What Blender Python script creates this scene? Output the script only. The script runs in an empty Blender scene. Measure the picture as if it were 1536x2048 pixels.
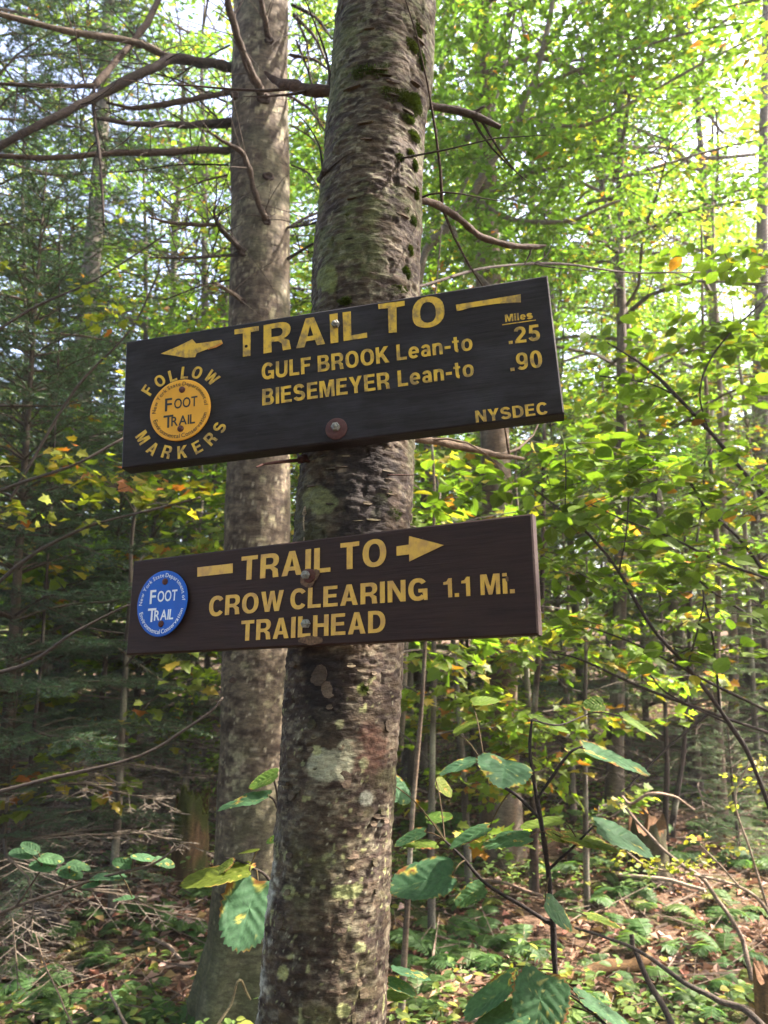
import bpy, math, random
import numpy as np
from mathutils import Vector, Matrix

R = math.radians
sc = bpy.context.scene
col = sc.collection

# ------------------------------------------------------------------ camera, sky, sun, exposure
FPX = 1540.0                       # focal length in pixels of the 1536 x 2048 photograph
PITCH = R(10.0)
CAM = np.array([0.0, 0.0, 1.5])
cam = bpy.data.cameras.new('camera')
camo = bpy.data.objects.new('camera', cam); col.objects.link(camo)
sc.camera = camo
cam.sensor_fit = 'VERTICAL'; cam.sensor_height = 36.0; cam.sensor_width = 27.0
cam.lens = 36.0 * FPX / 2048.0
cam.clip_start = 0.02; cam.clip_end = 600.0
camo.location = CAM; camo.rotation_euler = (R(90) + PITCH, 0, 0)
cam.dof.use_dof = True; cam.dof.focus_distance = 1.22; cam.dof.aperture_fstop = 8.0

SUN_AZ, SUN_EL = R(80), R(50)      # azimuth clockwise from the viewing direction (+Y)
world = bpy.data.worlds.new('World'); sc.world = world; world.use_nodes = True
wn = world.node_tree.nodes; bg = wn['Background']
sky = wn.new('ShaderNodeTexSky'); sky.sky_type = 'NISHITA'; sky.sun_disc = False
sky.sun_elevation = SUN_EL; sky.sun_rotation = SUN_AZ
sky.air_density = 0.8; sky.dust_density = 4.0; sky.ozone_density = 0.5
world.node_tree.links.new(sky.outputs[0], bg.inputs[0]); bg.inputs[1].default_value = 0.15
sd = Vector((math.sin(SUN_AZ) * math.cos(SUN_EL), math.cos(SUN_AZ) * math.cos(SUN_EL), math.sin(SUN_EL)))
sl = bpy.data.lights.new('sun', 'SUN'); sl.energy = 5.0; sl.angle = R(0.53); sl.color = (1.0, 0.93, 0.82)
so = bpy.data.objects.new('sun', sl); col.objects.link(so)
so.rotation_euler = (-sd).to_track_quat('-Z', 'Y').to_euler(); so.location = (6, 6, 14)
sc.view_settings.view_transform = 'Standard'; sc.view_settings.look = 'None'
sc.view_settings.exposure = 2.85; sc.view_settings.gamma = 1.0
sc.view_settings.use_white_balance = True; sc.view_settings.white_balance_temperature = 6800; sc.view_settings.white_balance_tint = 16
sc.render.engine = 'CYCLES'
cy = sc.cycles
cy.max_bounces = 7; cy.diffuse_bounces = 4; cy.glossy_bounces = 2; cy.transmission_bounces = 4
cy.transparent_max_bounces = 4; cy.caustics_reflective = False; cy.caustics_refractive = False
cy.use_denoising = True
cy.sample_clamp_indirect = 6.0

# ------------------------------------------------------------------ pixel / world helpers
cp, sp = math.cos(PITCH), math.sin(PITCH)
def cam2world(c):
    c = np.asarray(c, float)
    x, y, d = c[..., 0], c[..., 1], c[..., 2]
    return np.stack([x, d * cp - y * sp, CAM[2] + d * sp + y * cp], -1)
def P(px, py, d):
    """point seen at photograph pixel (px,py), d metres along the viewing axis"""
    return cam2world(((px - 768) / FPX * d, -(py - 1024) / FPX * d, d))
def PY(px, py, Y):
    """point seen at pixel (px,py) in the upright plane Y metres away"""
    v = P(px, py, 1.0) - CAM
    return CAM + v * (Y / v[1])
def sm(x, a, b):
    t = np.clip((np.asarray(x, float) - a) / (b - a), 0, 1); return t * t * (3 - 2 * t)

# value noise -------------------------------------------------------
def _h(ix, iy, iz, s):
    h = (ix * 374761393 + iy * 668265263 + iz * 2147483647 + s * 144665) & 0xFFFFFFFF
    h = ((h ^ (h >> 13)) * 1274126177) & 0xFFFFFFFF
    h = ((h ^ (h >> 16)) * 2246822519) & 0xFFFFFFFF
    return ((h ^ (h >> 15)) & 0xFFFFFF) / float(0xFFFFFF)
def vnoise(p, s=0):
    p = np.asarray(p, float)
    i = np.floor(p).astype(np.int64); f = p - i; f = f * f * (3 - 2 * f)
    x, y, z = i[..., 0], i[..., 1], i[..., 2]; u, v, w = f[..., 0], f[..., 1], f[..., 2]
    r = 0
    for dx in (0, 1):
        for dy in (0, 1):
            for dz in (0, 1):
                r = r + _h(x + dx, y + dy, z + dz, s) * (u if dx else 1 - u) * (v if dy else 1 - v) * (w if dz else 1 - w)
    return r * 2 - 1
def fbm(p, o=3, s=0, g=0.5):
    a, r, q = 1.0, 0, np.asarray(p, float)
    for k in range(o):
        r = r + a * vnoise(q, s + k * 17); q = q * 2.03 + 3.1; a *= g
    return r

def gz(x, y):
    """height of the forest floor"""
    x = np.asarray(x, float); y = np.asarray(y, float)
    p = np.stack([x * 0.6, y * 0.6, x * 0], -1)
    z = 0.07 * vnoise(p, 5) + 0.03 * vnoise(p * 3.3, 6)
    z = z + 0.10 * sm(y, 4.0, 8.0) * np.clip(x - 0.3, 0, 6) + 0.055 * np.clip(y - 6, 0, 200)
    return z
def G(px, py):
    """where the ray through a pixel meets the forest floor"""
    v = P(px, py, 1.0) - CAM; t = 0.5
    for k in range(4000):
        q = CAM + v * t
        if q[2] <= gz(q[0], q[1]): break
        t += 0.01
    return q
def on_ground(x, y, dz=0.0): return np.array([x, y, float(gz(x, y)) + dz])

# ------------------------------------------------------------------ mesh helpers
class MB:
    """collects vertices, faces and one colour per vertex, built as ONE mesh object"""
    def __init__(s): s.V = []; s.F = []; s.C = []; s.n = 0
    def add(s, V, F, c=(1, 1, 1)):
        V = np.asarray(V, float).reshape(-1, 3); F = np.asarray(F, np.int64)
        s.V.append(V); s.F.append(F + s.n); s.n += len(V)
        c = np.asarray(c, float)
        s.C.append(np.broadcast_to(c, (len(V), 3)) if c.ndim == 1 else c)
        return s
    def mesh(s, name, mat, smooth=False):
        me = bpy.data.meshes.new(name)
        if not s.V: return me
        V = np.concatenate(s.V); C = np.concatenate(s.C)
        tot = np.concatenate([np.full(len(f), f.shape[1]) for f in s.F])
        idx = np.concatenate([f.ravel() for f in s.F])
        me.vertices.add(len(V)); me.vertices.foreach_set('co', V.ravel())
        me.loops.add(len(idx)); me.loops.foreach_set('vertex_index', idx.astype(np.int32))
        me.polygons.add(len(tot))
        st = np.concatenate([[0], np.cumsum(tot)[:-1]])
        me.polygons.foreach_set('loop_start', st.astype(np.int32))
        me.polygons.foreach_set('loop_total', tot.astype(np.int32))
        me.polygons.foreach_set('use_smooth', np.full(len(tot), smooth))
        a = me.attributes.new('Col', 'FLOAT_COLOR', 'POINT')
        a.data.foreach_set('color', np.concatenate([C, np.ones((len(C), 1))], 1).astype(np.float32).ravel())
        me.update(calc_edges=True); me.validate()
        if mat: me.materials.append(mat)
        return me
    def build(s, name, mat, parent=None, smooth=False):
        return link(name, s.mesh(name, mat, smooth), parent)
def link(name, me, parent=None):
    o = bpy.data.objects.new(name, me); col.objects.link(o)
    if parent is not None:
        o.parent = parent
        o.matrix_parent_inverse = parent.matrix_basis.inverted()
    return o
def tag(o, label=None, cat=None, group=None, kind=None):
    if label: o['label'] = label
    if cat: o['category'] = cat
    if group: o['group'] = group
    if kind: o['kind'] = kind
    return o
def thing(name, label, cat, loc=(0, 0, 0), group=None, rz=0.0, s=1.0):
    o = bpy.data.objects.new(name, None); col.objects.link(o)
    o.empty_display_size = 0.1
    o.matrix_basis = Matrix.Translation(Vector(loc)) @ Matrix.Rotation(rz, 4, 'Z') @ Matrix.Scale(s, 4)
    return tag(o, label, cat, group)
def local(name, me, parent):
    o = bpy.data.objects.new(name, me); col.objects.link(o); o.parent = parent; return o

def nrm(v):
    v = np.asarray(v, float); return v / (np.linalg.norm(v, axis=-1, keepdims=True) + 1e-12)
def catmull(pts, n):
    pts = np.asarray(pts, float)
    if len(pts) < 3:
        t = np.linspace(0, 1, n * (len(pts) - 1) + 1)[:, None]; return pts[0] * (1 - t) + pts[-1] * t
    p = np.vstack([2 * pts[0] - pts[1], pts, 2 * pts[-1] - pts[-2]]); out = []
    for i in range(1, len(p) - 2):
        for k in range(n):
            t = k / n; a, b, c, d = p[i - 1], p[i], p[i + 1], p[i + 2]
            out.append(0.5 * (2 * b + (c - a) * t + (2 * a - 5 * b + 4 * c - d) * t * t + (3 * b - a - 3 * c + d) * t ** 3))
    out.append(pts[-1]); return np.array(out)
def tube_arrays(pts, rad, n=6, cap=True):
    pts = np.asarray(pts, float); m = len(pts)
    rad = np.broadcast_to(np.asarray(rad, float), (m,))
    T = nrm(np.gradient(pts, axis=0))
    ref = np.array([0, 0, 1.0]) if abs(T[:, 2]).mean() < 0.8 else np.array([0, 1.0, 0])
    A = nrm(np.cross(T, ref)); B = np.cross(T, A)
    th = np.arange(n) / n * 2 * np.pi
    V = pts[:, None] + rad[:, None, None] * (np.cos(th)[None, :, None] * A[:, None] + np.sin(th)[None, :, None] * B[:, None])
    i = np.arange(m - 1)[:, None] * n; j = np.arange(n)[None]; j2 = (j + 1) % n
    F = np.stack([i + j, i + j2, i + n + j2, i + n + j], -1).reshape(-1, 4)
    V = V.reshape(-1, 3)
    if cap:
        V = np.vstack([V, pts[-1:] + T[-1] * rad[-1] * 0.5])
        k = (m - 1) * n
        Ft = np.stack([k + np.arange(n), k + (np.arange(n) + 1) % n, np.full(n, len(V) - 1)], -1)
        return V, F, Ft
    return V, F, None
def tube(mb, pts, rad, n=6, c=(1, 1, 1), cap=True):
    V, F, Ft = tube_arrays(pts, rad, n, cap)
    mb.add(V, F, c)
    if Ft is not None:
        mb.F.append(Ft + mb.n - len(V))
def seg_tubes(mb, A, B, ra, rb, c=(1, 1, 1)):
    """many three-sided twigs from A[i] to B[i]"""
    A = np.asarray(A, float); B = np.asarray(B, float); n = len(A)
    if n == 0: return
    T = nrm(B - A); ref = np.where(np.abs(T[:, 2:3]) < 0.8, [[0, 0, 1.0]], [[1.0, 0, 0]])
    X = nrm(np.cross(T, ref)); Y = np.cross(T, X)
    ra = np.broadcast_to(ra, (n,)); rb = np.broadcast_to(rb, (n,)); V = []
    for r, Q in ((ra, A), (rb, B)):
        for k in range(3):
            a = k * 2.0944; V.append(Q + r[:, None] * (math.cos(a) * X + math.sin(a) * Y))
    V = np.stack(V, 1); b = np.arange(n)[:, None, None] * 6
    F = (b + np.array([[0, 1, 4, 3], [1, 2, 5, 4], [2, 0, 3, 5]])[None]).reshape(-1, 4)
    mb.add(V.reshape(-1, 3), F, c)

KITE_V = np.array([[0, 0, 0], [0.30, 0.42, 0.10], [0, 1, -0.08], [-0.30, 0.42, 0.10]])
KITE_F = np.array([[0, 1, 2], [0, 2, 3]])
_ml = [(0, 0), (.16, .10), (.44, .08), (.33, .30), (.58, .52), (.30, .56), (.24, .72), (0, 1.0), (-.24, .72), (-.30, .56), (-.58, .52), (-.33, .30), (-.44, .08), (-.16, .10)]
MAPLE_V = np.array([(x, y, 0.16 * abs(x) - 0.12 * y * y) for x, y in _ml] + [(0, .38, -0.02)])
MAPLE_F = np.array([[i, (i + 1) % 14, 14] for i in range(14)])
OVAL_V = np.array([(0, 0, 0), (.20, .14, .05), (.31, .42, .07), (.22, .74, .03), (0, 1, -.08), (-.22, .74, .03), (-.31, .42, .07), (-.20, .14, .05), (0, .45, 0)])
OVAL_F = np.array([[i, (i + 1) % 8, 8] for i in range(8)])
def scatter(mb, tv, tf, pos, axis, nor, size, colr):
    """copies of a leaf template at pos, midrib along axis, upper face along nor"""
    pos = np.asarray(pos, float); n = len(pos)
    if n == 0: return
    Y = nrm(axis); X = nrm(np.cross(Y, nor)); Z = np.cross(X, Y)
    size = np.broadcast_to(np.asarray(size, float), (n,))
    V = pos[:, None] + size[:, None, None] * (tv[None, :, 0:1] * X[:, None] + tv[None, :, 1:2] * Y[:, None] + tv[None, :, 2:3] * Z[:, None])
    F = (np.arange(n)[:, None, None] * len(tv) + tf[None]).reshape(-1, tf.shape[1])
    C = np.repeat(np.broadcast_to(np.asarray(colr, float), (n, 3)), len(tv), 0)
    mb.add(V.reshape(-1, 3), F, C)

# ------------------------------------------------------------------ materials
def new_mat(name):
    m = bpy.data.materials.new(name); m.use_nodes = True
    nt = m.node_tree; nt.nodes.clear()
    return m, nt, nt.nodes.new('ShaderNodeOutputMaterial')
def N(nt, t, **kw):
    n = nt.nodes.new(t)
    for k, v in kw.items():
        if k.startswith('i_'):
            key = k[2:]; n.inputs[int(key) if key.isdigit() else key.replace('_', ' ')].default_value = v
        else: setattr(n, k, v)
    return n
def mixc(nt, fac, a, b, mode='MIX'):
    n = nt.nodes.new('ShaderNodeMix'); n.data_type = 'RGBA'; n.blend_type = mode
    for sock, val in ((0, fac), (6, a), (7, b)):
        if isinstance(val, bpy.types.NodeSocket): nt.links.new(val, n.inputs[sock])
        else: n.inputs[sock].default_value = val if sock == 0 else (*val, 1)
    return n.outputs[2]
def ramp(nt, fac, stops):
    n = nt.nodes.new('ShaderNodeValToRGB'); e = n.color_ramp.elements
    while len(e) < len(stops): e.new(0.5)
    for k, (p, c) in enumerate(stops):
        e[k].position = p; e[k].color = (*c, 1) if len(c) == 3 else c
    nt.links.new(fac, n.inputs[0]); return n.outputs[0]
def noise(nt, scale, detail=4, rough=0.55, mapscale=(1, 1, 1), coord='Object'):
    tc = nt.nodes.new('ShaderNodeTexCoord'); mp = nt.nodes.new('ShaderNodeMapping'); mp.inputs['Scale'].default_value = mapscale
    n = nt.nodes.new('ShaderNodeTexNoise'); n.inputs['Scale'].default_value = scale
    n.inputs['Detail'].default_value = detail; n.inputs['Roughness'].default_value = rough
    nt.links.new(tc.outputs[coord], mp.inputs[0]); nt.links.new(mp.outputs[0], n.inputs['Vector'])
    return n.outputs['Fac']
def bump(nt, h, strength, dist, prev=None):
    b = nt.nodes.new('ShaderNodeBump'); b.inputs['Strength'].default_value = strength; b.inputs['Distance'].default_value = dist
    nt.links.new(h, b.inputs['Height'])
    if prev is not None: nt.links.new(prev, b.inputs['Normal'])
    return b.outputs[0]
def colattr(nt):
    a = nt.nodes.new('ShaderNodeAttribute'); a.attribute_name = 'Col'; return a.outputs['Color']
def principled(nt, out, base, rough=0.7, spec=0.3, normal=None):
    p = nt.nodes.new('ShaderNodeBsdfPrincipled')
    if isinstance(base, bpy.types.NodeSocket): nt.links.new(base, p.inputs['Base Color'])
    else: p.inputs['Base Color'].default_value = (*base, 1)
    if isinstance(rough, bpy.types.NodeSocket): nt.links.new(rough, p.inputs['Roughness'])
    else: p.inputs['Roughness'].default_value = rough
    p.inputs['Specular IOR Level'].default_value = spec
    if normal is not None: nt.links.new(normal, p.inputs['Normal'])
    nt.links.new(p.outputs[0], out.inputs[0]); return p

def leaf_material(name, trans=0.5, tcol=(1.75, 2.15, 0.8), rough=0.5, spec=0.25, fine=0):
    """thin leaf: part of the light is reflected, part passes through; own colour from the vertices"""
    m, nt, out = new_mat(name); c = colattr(nt)
    oi = nt.nodes.new('ShaderNodeObjectInfo')
    hs = nt.nodes.new('ShaderNodeHueSaturation')
    mr = N(nt, 'ShaderNodeMapRange'); mr.inputs[3].default_value = 0.485; mr.inputs[4].default_value = 0.515
    nt.links.new(oi.outputs['Random'], mr.inputs[0]); nt.links.new(mr.outputs[0], hs.inputs['Hue']); nt.links.new(c, hs.inputs['Color'])
    c = hs.outputs[0]; nor = None
    if fine:
        nf = noise(nt, fine, 3); c = mixc(nt, 0.35, c, mixc(nt, 1.0, c, ramp(nt, nf, [(0.3, (.45, .5, .4)), (0.7, (1.3, 1.3, 1.1))]), 'MULTIPLY'))
        nor = bump(nt, nf, 0.25, 0.002)
    p = nt.nodes.new('ShaderNodeBsdfPrincipled'); nt.links.new(c, p.inputs['Base Color'])
    p.inputs['Roughness'].default_value = rough; p.inputs['Specular IOR Level'].default_value = spec
    if nor: nt.links.new(nor, p.inputs['Normal'])
    tr = nt.nodes.new('ShaderNodeBsdfTranslucent'); nt.links.new(mixc(nt, 1.0, c, tcol, 'MULTIPLY'), tr.inputs[0])
    mx = nt.nodes.new('ShaderNodeMixShader'); mx.inputs[0].default_value = trans
    nt.links.new(p.outputs[0], mx.inputs[1]); nt.links.new(tr.outputs[0], mx.inputs[2]); nt.links.new(mx.outputs[0], out.inputs[0])
    return m
def bark_material(name, fscale=90, bstr=0.6, rough=0.85, dark=1.0):
    m, nt, out = new_mat(name); c = colattr(nt)
    n1 = noise(nt, fscale, 5, 0.65, (0.55, 0.55, 1.5)); n2 = noise(nt, fscale * 4, 3, 0.6)
    c = mixc(nt, 1.0, c, ramp(nt, n1, [(0.32, (.50, .50, .52)), (0.55, (1, 1, 1)), (0.75, (1.45, 1.42, 1.35))]), 'MULTIPLY')
    c = mixc(nt, 1.0, c, ramp(nt, n2, [(0.3, (.72, .72, .72)), (0.7, (1.28, 1.28, 1.28))]), 'MULTIPLY')
    c = mixc(nt, 1.0, c, (dark * 1.03, dark * .98, dark * .87), 'MULTIPLY')
    b = bump(nt, n1, bstr, 0.006); b = bump(nt, n2, bstr * 0.6, 0.0015, b)
    principled(nt, out, c, rough, 0.2, b); return m
def simple_material(name, base, rough=0.6, spec=0.3, var=0.0, scale=40, metal=0.0, bstr=0.0):
    m, nt, out = new_mat(name); c = base; nor = None
    if var:
        nf = noise(nt, scale, 4); lo = tuple(x * (1 - var) for x in base); hi = tuple(min(1, x * (1 + var)) for x in base)
        c = ramp(nt, nf, [(0.3, lo), (0.7, hi)])
        if bstr: nor = bump(nt, nf, bstr, 0.003)
    p = principled(nt, out, c, rough, spec, nor); p.inputs['Metallic'].default_value = metal
    return m

M = {}
M['bark'] = bark_material('bark_spruce', 70, 0.7, dark=.74)
M['bark2'] = bark_material('bark_grey', 60, 0.5, dark=.74)
M['wood'] = bark_material('twig_bark', 120, 0.75)
M['leaf'] = leaf_material('canopy_leaf', 0.55)
M['leafnear'] = leaf_material('shrub_leaf', 0.38, (1.6, 1.8, 0.7), 0.62, 0.10, 160)
M['needle'] = leaf_material('conifer_needle', 0.25, (1.4, 1.6, 0.7), 0.5, 0.3)
M['fern'] = leaf_material('fern_frond', 0.42, (1.7, 1.9, 0.7), 0.55, 0.2)
M['litter'] = leaf_material('dead_leaf', 0.12, (1.2, 1.0, 0.8), 0.75, 0.15)
M['moss'] = leaf_material('moss', 0.15, (1.3, 1.5, 0.6), 0.9, 0.1)

def ground_material():
    m, nt, out = new_mat('forest_floor')
    a = noise(nt, 1.6, 5); b = noise(nt, 26, 5, 0.65); d = noise(nt, 140, 3)
    c = ramp(nt, b, [(0.30, (.022, .014, .009)), (0.5, (.075, .047, .030)), (0.72, (.17, .11, .075))])
    g = ramp(nt, b, [(0.3, (.018, .026, .007)), (0.7, (.06, .085, .02))])
    mk = ramp(nt, a, [(0.53, (0, 0, 0)), (0.63, (1, 1, 1))])
    c = mixc(nt, mk, c, g)
    c = mixc(nt, 1.0, c, ramp(nt, d, [(0.3, (.6, .6, .6)), (0.7, (1.4, 1.4, 1.4))]), 'MULTIPLY')
    nr = bump(nt, b, 0.9, 0.03); nr = bump(nt, d, 0.5, 0.006, nr)
    principled(nt, out, c, 0.95, 0.1, nr); return m
M['ground'] = ground_material()

def board_material(name, base, worn, wornamt):
    """painted plank: fine horizontal grain, faint scuffs"""
    m, nt, out = new_mat(name)
    g = noise(nt, 26, 5, 0.65, (0.5, 8, 8)); s = noise(nt, 9, 5, 0.6, (1, 2.2, 1)); sc2 = noise(nt, 70, 2, 0.5, (1.0, 3.0, 1))
    c = mixc(nt, ramp(nt, g, [(0.3, (0, 0, 0)), (0.75, (1, 1, 1))]), tuple(x * .58 for x in base), tuple(x * 1.6 for x in base))
    c = mixc(nt, ramp(nt, s, [(0.45, (0, 0, 0)), (0.66, (wornamt,) * 3)]), c, worn)
    c = mixc(nt, ramp(nt, sc2, [(0.76, (0, 0, 0)), (0.80, (.5, .5, .5))]), c, (0.16, 0.14, 0.13))
    r = ramp(nt, s, [(0.3, (.55,) * 3), (0.7, (.75,) * 3)])
    principled(nt, out, c, r, 0.16, bump(nt, g, 0.5, 0.0016)); return m
M['board_up'] = board_material('weathered_black_brown_paint', (.0125, .0098, .0108), (.029, .028, .033), 0.9)
M['board_lo'] = board_material('dark_brown_paint', (.0205, .0100, .0082), (.029, .016, .013), 0.8)
def vinyl_material(name, base, dirt, lo, hi):
    m, nt, out = new_mat(name)
    s = noise(nt, 62, 4, 0.65, (1, .7, 1)); f = noise(nt, 230, 3, 0.6, (1.6, .6, 1))
    c = mixc(nt, ramp(nt, s, [(lo, (0, 0, 0)), (hi, (.8, .8, .8))]), base, dirt)
    c = mixc(nt, ramp(nt, f, [(0.62, (0, 0, 0)), (0.75, (.45, .45, .45))]), c, tuple(x * 0.45 for x in dirt))
    principled(nt, out, c, 0.42, 0.4, bump(nt, s, 0.15, 0.001)); return m
M['vinyl_up'] = vinyl_material('weathered_yellow_vinyl', (.54, .335, .026), (.14, .095, .045), 0.46, 0.62)
M['vinyl_lo'] = vinyl_material('yellow_vinyl', (.53, .305, .028), (.33, .17, .04), 0.44, 0.66)
M['peel'] = simple_material('peeled_vinyl_edge', (.42, .16, .02), 0.5, 0.3, 0.3, 120)
M['orange'] = simple_material('orange_marker_plastic', (.60, .285, .020), 0.42, 0.3, 0.10, 30)
M['blue'] = simple_material('blue_marker_plastic', (.006, .085, .40), 0.5, 0.15, 0.12, 25)
M['ink'] = simple_material('dark_ink', (.018, .020, .018), 0.5, 0.3)
M['white'] = simple_material('white_ink', (.62, .66, .70), 0.5, 0.3)
M['rust'] = simple_material('rusty_iron', (.060, .018, .012), 0.7, 0.3, 0.4, 300, 0.0, 0.4)
M['washer'] = simple_material('painted_washer', (.066, .027, .024), 0.65, 0.2, 0.25, 160, 0.0, 0.2)
M['steel'] = simple_material('dull_zinc', (.17, .175, .16), 0.65, 0.3, 0.5, 260, 0.2, 0.3)
M['hole'] = simple_material('hole', (.006, .005, .005), 0.9, 0.1)

# ------------------------------------------------------------------ lettering
_gc = {}
def fill_mesh(pieces, ext):
    """flat filled outlines (outer + holes per piece) -> vertices, triangles; each piece 0.08 mm above the last"""
    V, F, n = [], [], 0
    for k, contours in enumerate(pieces):
        cu = bpy.data.curves.new('o', 'CURVE'); cu.dimensions = '2D'; cu.fill_mode = 'BOTH'; cu.extrude = ext / 2
        for c in contours:
            s = cu.splines.new('POLY'); s.points.add(len(c) - 1); s.use_cyclic_u = True
            for p, q in zip(s.points, c): p.co = (q[0], q[1], 0, 1)
        o = bpy.data.objects.new('o', cu); me = bpy.data.meshes.new_from_object(o)
        v, f = mesh_arrays(me); v[:, 2] += ext / 2 + 0.00008 * k
        V.append(v); F.append(f + n); n += len(v)
        bpy.data.objects.remove(o); bpy.data.curves.remove(cu); bpy.data.meshes.remove(me)
    return np.concatenate(V), np.concatenate(F)
def mesh_arrays(me):
    me.calc_loop_triangles()
    v = np.zeros(len(me.vertices) * 3); me.vertices.foreach_get('co', v)
    f = np.zeros(len(me.loop_triangles) * 3, np.int32); me.loop_triangles.foreach_get('vertices', f)
    return v.reshape(-1, 3), f.reshape(-1, 3).astype(np.int64)
def arc(cx, cy, rx, ry, a0, a1, n=14, e=2.25):
    t = np.radians(np.linspace(a0, a1, n)); c, s = np.cos(t), np.sin(t)
    return [(cx + rx * np.sign(a) * abs(a) ** (2 / e), cy + ry * np.sign(b) * abs(b) ** (2 / e)) for a, b in zip(c, s)]
def stroke(path, w):
    p = np.array(path, float); t = nrm(np.gradient(p, axis=0))
    d = nrm(np.diff(p, axis=0)); t[0] = d[0]; t[-1] = d[-1]
    for i in range(1, len(p) - 1): t[i] = nrm(d[i - 1] + d[i])
    nn = np.stack([-t[:, 1], t[:, 0]], 1); k = np.ones(len(p))
    for i in range(1, len(p) - 1): k[i] = min(1.6, 1 / max(0.3, abs(np.dot(t[i], d[i]))))
    a = p + nn * (w / 2 * k)[:, None]; b = p - nn * (w / 2 * k)[:, None]
    return [tuple(q) for q in a] + [tuple(q) for q in b[::-1]]
def rect(a, b, c, d): return [(a, b), (c, b), (c, d), (a, d)]
def ring(cx, cy, rx, ry, w, wy=None): return [arc(cx, cy, rx, ry, 0, 345, 24), arc(cx, cy, rx - w, ry - (wy or w * .85), 0, 345, 24)]
W_ = 0.195
def S_(w=W_, h=1.0, k=1.0):
    return stroke([(x * k, y * h) for x, y in arc(.33, .715, .225, .20, 12, 262, 14) + arc(.345, .285, .245, .20, 82, -165, 14)], w)
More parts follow.
